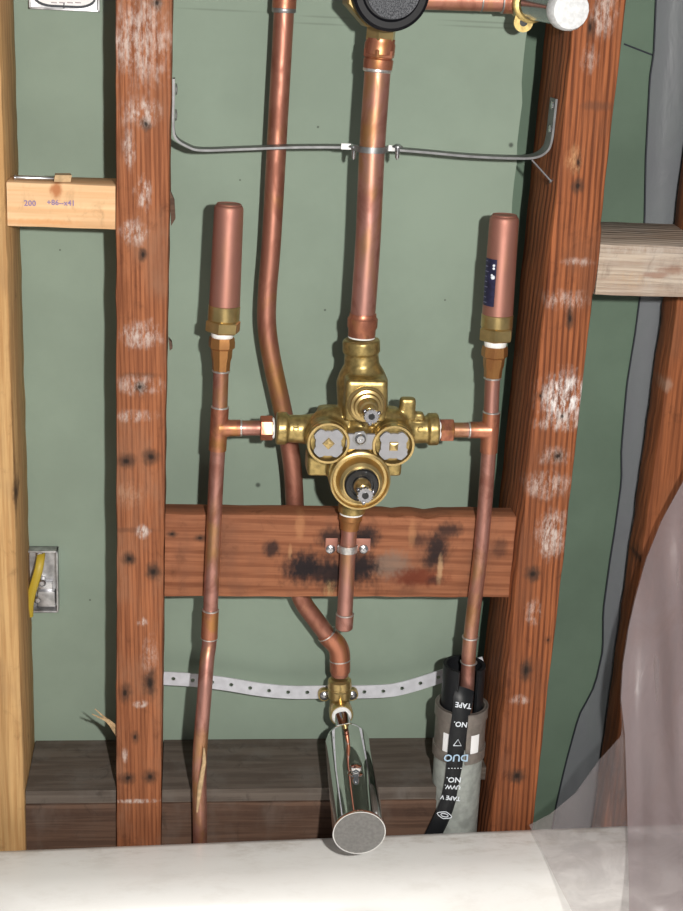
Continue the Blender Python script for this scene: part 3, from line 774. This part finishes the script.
# upper stem
P = at(366.5, 404.5, -.019)
part('bonnet', MB().lathe(P, dY, [(-.002, 18.6 * px1), (.001, 18.6 * px1), (.002, 17.6 * px1), (.0025, 16.5 * px1), (.005, 15.8 * px1), (.0055, 13.5 * px1), (.009, 12.6 * px1), (.0095, 10.5 * px1), (.016, 8.6 * px1), (.017, 6.8 * px1), (.024, 5.4 * px1)], 36), M['brass'], valve, angle=25)
def stem(P, r, h, parent):
    s0 = part('stem', MB().lathe(P, dY, [(0, r * .8), (h * .55, r * .8), (h * .6, r * .62), (h, r * .62)], 20), M['stem_chrome'], parent)
    k = 16; poly = []
    for i in range(k * 2):
        a_ = math.pi * i / k; rr = r * (1.0 if i % 2 else 1.22); poly.append(P + dY * h * .72 + Vector((math.cos(a_), 0, math.sin(a_))) * rr)
    part('spline', MB().prism(poly, dY * h * .3), M['stem_chrome'], s0, angle=20)
    part('screw_hole', MB().lathe(P + dY * (h * 1.0), dY, [(.0, r * .5), (h * .06, r * .5)], 12), M['rubber'], s0)
    for i in range(3):
        a_ = 2 * math.pi * i / 3 + .4
        part('tab', MB().ball(P + dY * h * .8 + Vector((math.cos(a_), 0, math.sin(a_))) * r * 1.25, r * .34, sub=2), M['stem_chrome'], s0)
stem(P + dY * .022, 6.2 * px1, .011, valve)
# lower stem
P = at(359.5, 478.5, -.018)
part('bonnet', MB().lathe(P, dY, [(-.003, 29.8 * px1), (.004, 30.2 * px1), (.0068, 29.6 * px1), (.0072, 27.8 * px1), (.004, 26.4 * px1), (.004, 24 * px1), (.0075, 22.5 * px1), (.012, 21 * px1), (.0135, 18.2 * px1), (.0135, 14 * px1)], 48), M['brass'], valve, angle=25)
part('washer', MB().lathe(P + dY * .012, dY, [(0, 16.8 * px1), (.0042, 16.8 * px1), (.0055, 15.4 * px1), (.0055, 11.5 * px1), (.004, 11.2 * px1), (.004, 9.2 * px1), (.006, 8.8 * px1), (.006, 6 * px1)], 36), M['rubber'], valve, 'black rubber washer')
part('stem_collar', MB().lathe(P + dY * .016, dY, [(0, 8.6 * px1), (.004, 8.4 * px1), (.0052, 7.2 * px1), (.013, 6.2 * px1)], 24), M['brass'], valve)
stem(P + dY * .027, 6.6 * px1, .013, valve)
for s, x, y, rz in (('H', 296, 428, 0), ('C', 420, 430, 0)):
    Pm = at(x, y, YP - 14.0 * px1)
    part('letter', text_mb(s, 9 * px1, face_mat(Pm, (1, 0, 0), (0, 0, 1)), .0008), M['brass_cast'], valve, 'raised cast letter')

# ------------------------------------------------------------------ upper valve with black dial
c_ = at(391.5, -9, -.03)
dv = thing('dial_valve', 'brass valve with a round black cover at the top of the riser pipe', 'valve', at(381, 41, YP))
s_ = rad(1, c_)
M['ring_black'] = plain('black_cover', (0.007, 0.007, 0.009), 0.45, **{'Specular IOR Level': 0.12})
part('cover_ring', MB().lathe(c_ + Vector((0, .014, 0)), dY, [(0, 38 * s_), (.010, 39.5 * s_), (.013, 39 * s_), (.0145, 36 * s_), (.0145, 30 * s_), (.0125, 27.5 * s_), (.0125, .0005)], 56), M['ring_black'], dv, 'black plastic cover ring')
part('cover_face', MB().lathe(c_ + Vector((.0015, .0015, 0)), dY, [(0, 27.4 * s_), (.0012, 27.0 * s_), (.0016, .0005)], 48), M['speck'], dv, 'speckled grey face')
vb = MB().lathe(c_ + Vector((-.004, .050, 0)), dY, [(0, 36 * s_), (.002, 39 * s_), (.034, 39 * s_), (.036, 37 * s_)], 8, .39)
part('valve_body', vb, M['brass_dull'], dv, angle=25)
hexpart(at(380.3, 41, YP), at(382.0, 22, YP), rad(15.5, at(380, 41, YP)), M['brass'], dv)
part('neck', cyl(at(381.5, 26, YP), at(385, -9, YP), rad(13, at(380, 41, YP))), M['brass_cast'], dv)

# horizontal pipe to the shower elbow, elbow with ears and capped nipple
sp_ = thing('shower_pipe', 'horizontal copper pipe at the top joining dial valve and shower elbow', 'copper pipe', at(475, 8, .03))
p0, p1 = at(420, -1.5, .03), at(519, 1.5, .03)
part('pipe', MB().tube([p0, p1], .0079, 20), M['copper_dark'], sp_)
q = lerp(p0, p1, .83); part('coupling', cyl(q, p1, .0092), M['copper_fit'], sp_)
ringpart(q, p1 - p0, .0091, .0015, M['steel_dark'], sp_)
ringpart(lerp(p0, p1, .62), p1 - p0, .0081, .0015, M['steel_dark'], sp_)
E0 = at(527, 3, .032)
el = thing('drop_ear_elbow', 'brass drop ear elbow holding the white-capped shower nipple', 'elbow', E0)
mb = MB().lathe(E0 + Vector((0, .014, 0)), dY, [(0, .010), (.004, .0125), (.022, .0125), (.024, .0142), (.031, .0142), (.032, .0125)], 28)
part('socket', mb, M['brass_cast'], el)
part('inlet', cyl(p1, E0 + Vector((0, .002, 0)), .0105), M['brass_cast'], el)
pe = at(524.5, 19.5, .020); s_ = rad(1, pe)
for sgn in (-1,):
    poly = []
    cc = Vector((pe.x - .001, .018, pe.z - .002)); up_ = Vector((E0.x, .018, E0.z))
    for k in range(11):
        a_ = math.pi + math.pi * k / 10
        poly.append(cc + Vector((math.cos(a_) * .0072, 0, math.sin(a_) * .0072)))
    poly += [up_ + Vector((.010, 0, -.004)), up_ + Vector((-.010, 0, -.004))]
    ear = part('ear', MB().prism(poly, (0, .004, 0)), M['brass_cast'], el)
    part('screw_hole', MB().lathe((cc.x, .0178, cc.z), dY, [(-.001, .0030), (.0004, .0030)], 16), M['rubber'], ear)
N1 = at(571, 10, -.065)
np_ = thing('shower_nipple', 'dark threaded nipple with a white round end cap in front of the right stud', 'pipe nipple', N1)
N0 = Vector((E0.x, .002, E0.z))
part('nipple', MB().tube([N0, lerp(N0, N1, .98)], .0118, 24), M['stem_chrome'], np_)
d = (N1 - N0).normalized()
part('cap', MB().lathe(N1 - d * .012, d, [(0, .0136), (.002, .0142), (.010, .0142), (.013, .0128), (.0138, .009), (.0140, .0005)], 18), M['whitecap'], np_, 'white end cap')

# ------------------------------------------------------------------ upper bracket strap (flat bar on edge)
def strap_h(pts, y0, y1, th):
    """flat bar lying on edge: path in the XZ plane, width from y0 to y1"""
    P = smooth_path(pts, 6); rings = []
    for i, q in enumerate(P):
        t = (P[min(i + 1, len(P) - 1)] - P[max(i - 1, 0)]); t.y = 0; t.normalize(); nn = Vector((-t.z, 0, t.x))
        rings.append([Vector((q.x, y0, q.z)) + nn * th / 2, Vector((q.x, y1, q.z)) + nn * th / 2, Vector((q.x, y1, q.z)) - nn * th / 2, Vector((q.x, y0, q.z)) - nn * th / 2])
    return MB().ring_loft(rings)
YS0, YS1 = 0.0230, 0.041
XR_ = XA - .002 + (at(556, 100, YS0).z - 1.0) * .010
pts = [Vector((0.0412, 0, at(175, 79, YS0).z)), Vector((0.0412, 0, at(175, 100, YS0).z)), Vector((0.0412, 0, at(175, 122, YS0).z)), Vector((0.0430, 0, at(178, 138, YS0).z))]
pts += [at(x, y, YS0) for x, y in ((188, 147), (202, 150.5), (240, 149.5), (300, 147.5), (362, 148), (420, 152), (470, 156.5), (515, 158.5))]
pts += [Vector((XR_ - .0130, 0, at(536, 157.5, YS0).z)), Vector((XR_ - .0045, 0, at(548, 151, YS0).z)), Vector((XR_ - .0018, 0, at(553, 140, YS0).z)), Vector((XR_ - .0013, 0, at(555, 120, YS0).z)), Vector((XR_ - .001, 0, at(556, 99, YS0).z))]
for q in pts: q.y = 0
bs = thing('bracket_strap', 'thin bent steel bar bracing the riser pipe between the two orange studs', 'bracket', at(370, 150, .03))
part('bar', strap_h(pts, YS0, YS1, .0017), M['bar'], bs, angle=40)
for y in (90, 116):
    z = at(175, y, YS0).z
    part('nail_head', MB().lathe((.0425, .032, z), (1, 0, 0), [(0, .0045), (.0012, .004), (.0016, .001)], 14), M['steel_dark'], bs)
for y in (106, 130):
    z = at(555, y, YS0).z
    part('nail_head', MB().lathe((XR_ - .002, .030, z), (-1, 0, 0), [(0, .0035), (.001, .003), (.0014, .001)], 14), M['steel'], bs)
P = at(371.5, 149, YP); r = rad(13.2, P)
cl = thing('pipe_strap', 'steel pipe strap clamping the thick riser pipe to the thin bar', 'pipe strap', P)
mbk = MB(); rg = []
prof_ = [(-r - .012, .0215), (-r - .003, .0213)]
path = [P + Vector((-r - .012, .0110, 0)), P + Vector((-r - .004, .0110, 0))]
for k in range(13):
    a_ = math.pi * k / 12
    path.append(P + Vector((-math.cos(a_) * (r + .0012), -math.sin(a_) * (r + .0012), 0)))
path += [P + Vector((r + .004, .0110, 0)), P + Vector((r + .012, .0110, 0))]
for i, q in enumerate(path):
    t = (path[min(i + 1, len(path) - 1)] - path[max(i - 1, 0)]).normalized(); nn = Vector((t.y, -t.x, 0))
    rg.append([q + nn * .0006 + Vector((0, 0, .0022)), q - nn * .0006 + Vector((0, 0, .0022)), q - nn * .0006 - Vector((0, 0, .0022)), q + nn * .0006 - Vector((0, 0, .0022))])
mbk.ring_loft(rg); part('saddle', mbk, M['steel_dark'], cl)
for x in (354, 397.5):
    q = at(x, 150, .018)
    part('screw', MB().lathe(q + Vector((0, 0, .0030)), (0, 0, -1), [(-.0016, .0015), (0, .0040), (.001, .0040), (.0012, .0017), (.0085, .0017), (.0105, .0003)], 12), M['steel'], cl)
# loose nail under the right end of the bar
a = at(532, 160, .016); b = at(551, 181, .006)
nl = thing('bent_nail', 'thin nail slanting from under the bar onto the right stud', 'nail', a)
part('shank', MB().tube([a, b], [.0009, .0009], 8), M['steel'], nl)
part('head', MB().lathe(b, b - a, [(0, .0019), (.0009, .0019)], 10), M['steel'], nl)

# ------------------------------------------------------------------ perforated strap behind the spout elbow
YST = 0.066
ctr = [(163.5, 678.5), (190, 680), (225, 684), (262, 690), (292, 692.5), (318, 692.3), (341, 692.2), (366, 692), (392, 690.5), (415, 685), (440, 677), (463, 669.5), (484, 663)]
P = smooth_path(vpx(ctr, YST), 8)
# resample by length
acc = [0]
for i in range(1, len(P)): acc.append(acc[-1] + (P[i] - P[i - 1]).length)
def along(s):
    for i in range(1, len(P)):
        if acc[i] >= s:
            return lerp(P[i - 1], P[i], (s - acc[i - 1]) / max(acc[i] - acc[i - 1], 1e-9))
    return P[-1]
pitch = rad(19, P[0]); ncell = int(acc[-1] / pitch); pitch = acc[-1] / ncell
hw = rad(7.2, P[0]); th = .0012; hr = rad(2.2, P[0])
mb = MB()
for c in range(ncell):
    s0, s1 = c * pitch, (c + 1) * pitch; sm = (s0 + s1) / 2
    def pt(s, h, Y):
        q = along(min(max(s, 0), acc[-1])); t = (along(min(s + .002, acc[-1])) - along(max(s - .002, 0))).normalized()
        nn = Vector((-t.z, 0, t.x)); r_ = q + nn * h; r_.y = YST + Y; return r_
    for Y in (0, th):
        pass
    outer = [(s0, -hw), (sm, -hw), (s1, -hw), (s1, 0), (s1, hw), (sm, hw), (s0, hw), (s0, 0)]
    inner = [(sm + hr * math.cos(math.radians(-135 + 45 * k)), hr * math.sin(math.radians(-135 + 45 * k))) for k in range(8)]
    b0 = len(mb.v)
    for Y in (0, th):
        mb.v += [pt(s, h, Y) for s, h in outer] + [pt(s, h, Y) for s, h in inner]
    for k in range(8):
        k2 = (k + 1) % 8
        mb.f.append((b0 + k, b0 + k2, b0 + 8 + k2, b0 + 8 + k))
        mb.f.append((b0 + 16 + k2, b0 + 16 + k, b0 + 24 + k, b0 + 24 + k2))
        mb.f.append((b0 + 8 + k, b0 + 8 + k2, b0 + 24 + k2, b0 + 24 + k))
        if k in (0, 1, 4, 5) or (c == 0 and k in (6, 7)) or (c == ncell - 1 and k in (2, 3)):
            mb.f.append((b0 + k, b0 + 16 + k, b0 + 16 + k2, b0 + k2))
solo('perforated_strap', mb, M['galv'], 'galvanised perforated hanger strap stretched behind the spout elbow', 'strap', P[len(P) // 2], angle=30)

# ------------------------------------------------------------------ spout elbow and tub spout
E0 = at(339.8, 690, .050); s_ = rad(1, E0)
el = thing('drop_ear_elbow', 'brass drop ear elbow on the perforated strap above the chrome spout', 'elbow', at(339.5, 716, .045))
t_, b_ = at(339.8, 674, .050), at(339.5, 698, .050)
part('collar', MB().lathe(b_, t_ - b_, [(0, 9.5 * s_), (2 * s_, 11.6 * s_), (10 * s_, 12.2 * s_), (11 * s_, 11.2 * s_), (12.5 * s_, 11.2 * s_), (13.5 * s_, 12.2 * s_), (20 * s_, 11.6 * s_), (22 * s_, 9 * s_)], 32), M['brass'], el)
bd = MB().tube([at(339.6, 696, .050), at(339.6, 708, .050)], 10 * s_, 24)
part('elbow_body', bd, M['brass_cast'], el)
O0 = at(339.6, 706, .052)
part('outlet', MB().lathe(O0, dY, [(0, 9 * s_), (.006, 11.6 * s_), (.016, 12 * s_), (.018, 11.4 * s_), (.018, 9.0 * s_)], 32), M['brass'], el)
part('thread_tape', MB().lathe(O0 + dY * .0165, dY, [(0, 10 * s_), (.0025, 9.8 * s_), (.0035, 8.6 * s_)], 28), M['teflon'], el, 'white thread tape')
for x, y in ((324.3, 694.5), (351.8, 694)):
    q = at(x, y, .062)
    ear = part('ear', MB().lathe(q, dY, [(-.003, .0058), (.002, .0056)], 20), M['brass_cast'], el)
    part('screw', MB().lathe(q + dY * .002, dY, [(0, .0046), (.001, .0044), (.0026, .0026), (.003, .0006)], 18), M['steel'], ear)
S1 = at(359.3, 833, -.105); S0 = at(346.5, 737, .018)
sp = thing('tub_spout', 'polished chrome tub spout with diverter knob pointing out over the tub', 'tub spout', S0)
d = S1 - S0; L_ = d.length; d.normalize()
rf = rad(27, S1); rb = rad(22, S0)
nip0 = O0 + dY * .017
part('nipple', MB().tube([nip0, lerp(nip0, S0, .6), S0 + d * .004], [8.0 * s_, 7.6 * s_, 9 * s_], 24), M['chrome'], sp)
part('spout_body', MB().lathe(S0, d, [(-.002, rb * .5), (.001, rb * .80), (.004, rb * .93), (.009, rb), (L_ * .5, lerp(rb, rf, .45)), (L_ - .003, rf * .985), (L_ - .001, rf), (L_, rf * .985), (L_, rf * .9)], 56, cap1=False), M['chrome'], sp, angle=30)
part('face', MB().lathe(S0 + d * (L_ - .0006), d, [(0, rf * .965), (.0006, rf * .95), (.0007, rf * .6), (.0004, .0003)], 48), M['satin'], sp, 'dull grey round front face')
u = Vector((1, 0, 0)); upn = u.cross(d).normalized()
if upn.z < 0: upn = -upn
kb = S0 + d * (L_ * .60) + upn * lerp(rb, rf, .6) * .97
kn = part('diverter_knob', MB().lathe(kb, upn, [(0, .0042), (.001, .0036), (.002, .003), (.003, .003), (.0038, .0046), (.0065, .0050), (.008, .0044), (.0086, .0006)], 22), M['chrome'], sp)
part('knob_base', MB().lathe(kb - upn * .0008, upn, [(0, .0066), (.0014, .006), (.002, .0042)], 24), M['chrome'], kn)

# ------------------------------------------------------------------ grey sleeve with coupling, black pipe end and printed tape
def sax(y): return at(lerp(464.5, 452.5, (y - 665) / 170), y, .012)
top = sax(662); P0 = sax(700)
axd = Vector((0, 0, 1))
b = sax(835); cxy = lambda z: Vector((lerp(b.x, P0.x, (z - b.z) / (P0.z - b.z)), lerp(b.y, P0.y, (z - b.z) / (P0.z - b.z)), z))
sl_ = thing('pipe_sleeve', 'grey plastic sleeve pipe with dark coupling beside the right stud', 'pipe', cxy(0.02))
rs_ = rad(24, sax(790)); rk = rad(21.2, top); rcp = rad(25.2, sax(725))
zc0, zc1 = sax(752).z, sax(703).z
seg = 40
def hollow(z0, z1, ro, ri):
    mb = MB(); rings = []
    for z, r in ((z0, ro), (z1, ro), (z1 + .0008, (ro + ri) / 2), (z1, ri), (z0, ri), (z0, ro)):
        c = cxy(z); rings.append([c + Vector((math.cos(2 * math.pi * k / seg), math.sin(2 * math.pi * k / seg), 0)) * r for k in range(seg)])
    return mb.ring_loft(rings, False, False)
part('sleeve', hollow(0.02, zc0 + .012, rs_, rs_ - .003), M['sleeve'], sl_)
a0, a1 = math.radians(-86), math.radians(-112)
def cband(z0, z1, ro, ri, g0, g1, n=48):
    mb = MB(); rings = []
    for k in range(n + 1):
        a_ = g0 + (g1 + 2 * math.pi - g0) * k / n
        e = Vector((math.cos(a_), math.sin(a_), 0))
        rings.append([cxy(z0) + e * ri, cxy(z0) + e * ro, cxy(z1) + e * ro, cxy(z1) + e * ri])
    return mb.ring_loft(rings)
part('inner_pipe', cband(zc0 - .01, sax(664).z, rk, rk - .003, math.radians(-58), math.radians(-114)), M['blackpl'], sl_, 'black pipe end')
cpg = part('coupling', cband(zc0, zc1, rcp, rcp - .0022, a0, a1), M['clamp'], sl_, 'dark split coupling')
for zz in (zc0, zc1 - .010):
    part('ridge', cband(zz, zz + .010, rcp + .0012, rcp - .0005, a0, a1), M['clamp'], cpg)
zl0, zl1 = sax(746).z, sax(724).z
for g0, g1 in ((-113, -140), (-75, -54)):
    lo = MB(); rg = []
    for k in range(9):
        a_ = math.radians(lerp(g0, g1, k / 8)); e = Vector((math.cos(a_), math.sin(a_), 0))
        rg.append([cxy(zl0) + e * (rcp + .0002), cxy(zl0) + e * (rcp + .0006), cxy(zl1) + e * (rcp + .0006), cxy(zl1) + e * (rcp + .0002)])
    part('label', lo.ring_loft(rg), M['paper'], cpg, 'white label')
# tape
tp = [(466.5, 688, 20, -.002), (464, 700, 21, -.008), (461.5, 717, 18, -.0120), (458, 739, 17.5, -.0125), (455.6, 761, 16.5, -.0120), (453, 783, 16.5, -.0105), (448.5, 804.6, 16.5, -.0105), (440, 824, 17, -.0095), (433, 838, 17, -.007)]
ctrp = smooth_path([at(x, y, Y) for x, y, w, Y in tp], 6)
wid = []
for i in range(len(tp) - 1):
    for k in range(6): wid.append(lerp(tp[i][2], tp[i + 1][2], k / 6))
wid.append(tp[-1][2])
mb = MB(); rg = []; tf = []
for i, q in enumerate(ctrp):
    t = (ctrp[min(i + 1, len(ctrp) - 1)] - ctrp[max(i - 1, 0)]).normalized()
    side = t.cross(Vector((0, 1, 0))).normalized()
    if side.x < 0: side = -side
    nn = side.cross(-t).normalized()
    if nn.y > 0: nn = -nn
    h = rad(wid[i] / 2, q); tf.append((q, t, side, nn))
    row = []
    for k in range(7):
        f_ = k / 3 - 1; row.append(q + side * h * f_ - nn * (.0025 * f_ * f_))
    rg.append(row + [p - nn * .0006 for p in reversed(row)])
mb.ring_loft(rg)
tape = thing('printed_tape', 'black plastic tape with white upside-down lettering hanging from the copper pipe over the sleeve', 'tape', ctrp[-1])
band = part('strip', mb, M['blackpl'], tape)
def on_tape(fr):
    i = min(int(fr * (len(tf) - 1)), len(tf) - 1); return tf[i]
for s, y, sz, mt in (('TAPE', 706, 5.6, 'print_white'), ('NO.', 724, 6, 'print_white'), ('DUO', 757, 8.6, 'print_blue'), ('- - - - -', 769, 4, 'print_white'), ('NO.', 778, 6.5, 'print_white'), ('UVW.', 787, 5, 'print_white'), ('TAPE V', 796, 5.0, 'print_white')):
    q, t, side, nn = min(tf, key=lambda e: abs(e[0].z - at(456, y, e[0].y).z))
    Pz = q + nn * .0004
    part('lettering', text_mb(s, rad(sz * 1.3, q), face_mat(Pz, -side, t), .0002), M[mt], band, 'white lettering' if mt == 'print_white' else 'pale blue lettering')
# outlined triangle and eye-shaped emblem
q, t, side, nn = min(tf, key=lambda e: abs(e[0].z - at(456, 742, e[0].y).z))
k_ = rad(1, q)
tri = [q + nn * .0006 + side * x * k_ - t * y * k_ for x, y in ((-4, -3), (4, -3), (0, 4), (-4, -3))]
part('emblem', MB().tube(tri, .0004, 6), M['print_white'], band)
q, t, side, nn = min(tf, key=lambda e: abs(e[0].z - at(441, 814, e[0].y).z))
eye = [q + nn * .0006 + side * (8 * math.cos(a_)) * k_ - t * (4.2 * math.sin(a_) * (1 - .45 * abs(math.cos(a_)))) * k_ for a_ in [2 * math.pi * i / 24 for i in range(25)]]
part('emblem', MB().tube(eye, .0004, 6), M['print_white'], band)
eye = [q + nn * .0006 + side * (4 * math.cos(a_)) * k_ - t * (1.8 * math.sin(a_)) * k_ for a_ in [2 * math.pi * i / 16 for i in range(17)]]
part('emblem', MB().tube(eye, .0004, 6), M['print_white'], band)

# ------------------------------------------------------------------ plastic sheeting
def plastic(name, col, transp, rough=0.35):
    m = NT(name)
    v = m.noise(26, m.coord((1, 1, 0.5)), 5, 0.65, 1.0).outputs[0]
    c = m.mix(m.mapr(v, 0.3, 0.7), tuple(x * .88 for x in col), tuple(min(1, x * 1.1) for x in col))
    m.out(c, rough, 0.0)
    m.bump(v, 0.25, 0.004)
    tr = m.n('ShaderNodeBsdfTransparent'); tl = m.n('ShaderNodeBsdfTranslucent'); m.link(c, tl.inputs[0])
    mx = m.n('ShaderNodeMixShader'); mx.inputs[0].default_value = 0.35; m.link(m.b.outputs[0], mx.inputs[1]); m.link(tl.outputs[0], mx.inputs[2])
    m2 = m.n('ShaderNodeMixShader'); m.link(m.mapr(v, 0.35, 0.65, transp - .08, transp + .08), m2.inputs[0]); m.link(mx.outputs[0], m2.inputs[1]); m.link(tr.outputs[0], m2.inputs[2])
    m.link(m2.outputs[0], m.t.nodes['Material Output'].inputs[0])
    return m.m
M['sheet_grey'] = plastic('grey_poly_sheet', (0.33, 0.34, 0.38), 0.3)
M['sheet_pink'] = plastic('hazy_poly_sheet', (0.56, 0.50, 0.51), 0.70)
M['sheet_fold'] = plastic('hazy_poly_folds', (0.50, 0.42, 0.44), 0.42)

def sheet(name, rows, right, ncol, mat, label, thick=.0005, loc=None):
    """rows: list of (left-edge point); right(row point index)-> right-edge point; filled by columns"""
    mb = MB(); g = []
    for i, (a, b) in enumerate(rows):
        g.append([a(k / ncol) if callable(a) else lerp(a, b, k / ncol) for k in range(ncol + 1)])
    n = ncol + 1
    for row in g: mb.v += row
    for i in range(len(g) - 1):
        for k in range(ncol):
            mb.f.append((i * n + k, i * n + k + 1, (i + 1) * n + k + 1, (i + 1) * n + k))
    return mb

def interp(tab, y):
    if y <= tab[0][0]: return tab[0][1]
    for (y0, v0), (y1, v1) in zip(tab, tab[1:]):
        if y <= y1: return lerp(v0, v1, (y - y0) / (y1 - y0))
    return tab[-1][1]
# grey sheet on the wall at the right: hangs in the slot behind the brown stud
edge = [(-40, 657), (0, 656), (53, 654), (77, 650), (158, 646), (221, 645), (295, 640.6), (331, 636), (385, 627), (450, 621.5), (480, 622), (530, 615), (560, 610), (610, 603), (649, 603), (683, 595), (714, 579), (764, 566), (807, 556), (870, 545)]
rows = []
for i in range(90):
    y = lerp(-150, 900, i / 89)
    a = at(interp(edge, y), y, 0.1425)
    row = []
    for k in range(15):
        f_ = k / 14; x = lerp(a.x, 0.62, f_ ** 1.3)
        row.append(Vector((x, 0.1415 + .0016 * math.sin(x * 160 + a.z * 5), a.z)))
    rows.append(row)
mb = MB()
for row in rows: mb.v += row
for i in range(89):
    for k in range(14): mb.f.append((i * 15 + k, i * 15 + k + 1, (i + 1) * 15 + k + 1, (i + 1) * 15 + k))
gs = solo('plastic_sheet', mb, M['sheet_grey'], 'grey plastic sheet with a wavy edge hanging on the green board behind the brown stud', 'plastic sheet', rows[-1][0], angle=60)
hem = [row[0] + Vector((-.0004, -.001, 0)) for row in rows]
part('edge', MB().tube(hem, .0007, 6), M['dark'], gs, 'dark wavy edge')

# hazy sheet draped over the tub corner
edge2 = [(380, 740), (440, 703), (470, 689), (480, 683), (520, 661), (560, 645), (600, 634), (629, 627.5), (665, 622), (699, 620), (728, 622), (736, 621), (760, 599), (793, 575.5), (814, 550), (825, 529), (836, 534), (849, 541), (880, 556), (911, 572), (960, 592)]
ys = [lerp(380, 735, i / 40) for i in range(41)] + [738, 742, 748, 754, 760, 768, 776, 785, 793, 800, 807, 814, 820, 825, 829, 834, 841, 849, 858, 868, 880, 895, 911, 930, 960]
rows = []
NC = 40
for y in ys:
    x0 = interp(edge2, y); row = []
    for k in range(NC + 1):
        f_ = k / NC; x = lerp(x0, 800, f_)
        wr = .004 * math.sin(x * .09 + y * .013) + .003 * math.sin(x * .21 - y * .02)
        tt = min(1, max(0, (y - 470) / 290)); tt = tt * tt * (3 - 2 * tt)
        Yv = lerp(.066, -.035, tt) - .0007 * max(0, x - 640) + wr * min(1, f_ * 4)
        if x < 628: Yv += .004
        p = at(x, y, Yv)
        zf_ = ZR + .006 + .05 * max(0, (x - 640) / 160)
        if p.z < zf_:
            q = atz(x, y, zf_); p = q if q.y < Yv else p
        row.append(p)
    rows.append(row)
mb = MB()
for row in rows: mb.v += row
n = NC + 1
for i in range(len(rows) - 1):
    for k in range(NC): mb.f.append((i * n + k, i * n + k + 1, (i + 1) * n + k + 1, (i + 1) * n + k))
ps = solo('plastic_sheet', mb, M['sheet_pink'], 'hazy pinkish plastic sheet draped over the corner of the bathtub', 'plastic sheet', rows[-12][0], angle=60)
# the sheet is doubled over right of its hanging fold
edge3 = [(380, 741), (440, 704), (470, 690), (480, 684), (520, 662), (560, 646), (600, 635), (629, 628.5), (665, 623), (699, 621), (735, 625), (800, 627), (850, 628), (960, 630)]
rows = []
for y in ys:
    x0 = interp(edge3, y); row = []
    for k in range(31):
        f_ = k / 30; x = lerp(x0, 800, f_)
        wr = .004 * math.sin(x * .07 + y * .017 + 1) + .003 * math.sin(x * .19 - y * .015)
        tt = min(1, max(0, (y - 470) / 290)); tt = tt * tt * (3 - 2 * tt)
        Yv = lerp(.056, -.044, tt) - .0007 * max(0, x - 640) + wr * min(1, f_ * 4)
        p = at(x, y, Yv); zf_ = ZR + .012 + .05 * max(0, (x - 640) / 160)
        if p.z < zf_:
            q = atz(x, y, zf_); p = q if q.y < Yv else p
        row.append(p)
    rows.append(row)
mb = MB()
for row in rows: mb.v += row
for i in range(len(rows) - 1):
    for k in range(30): mb.f.append((i * 31 + k, i * 31 + k + 1, (i + 1) * 31 + k + 1, (i + 1) * 31 + k))
part('folded_layer', mb, M['sheet_fold'], ps, angle=60)
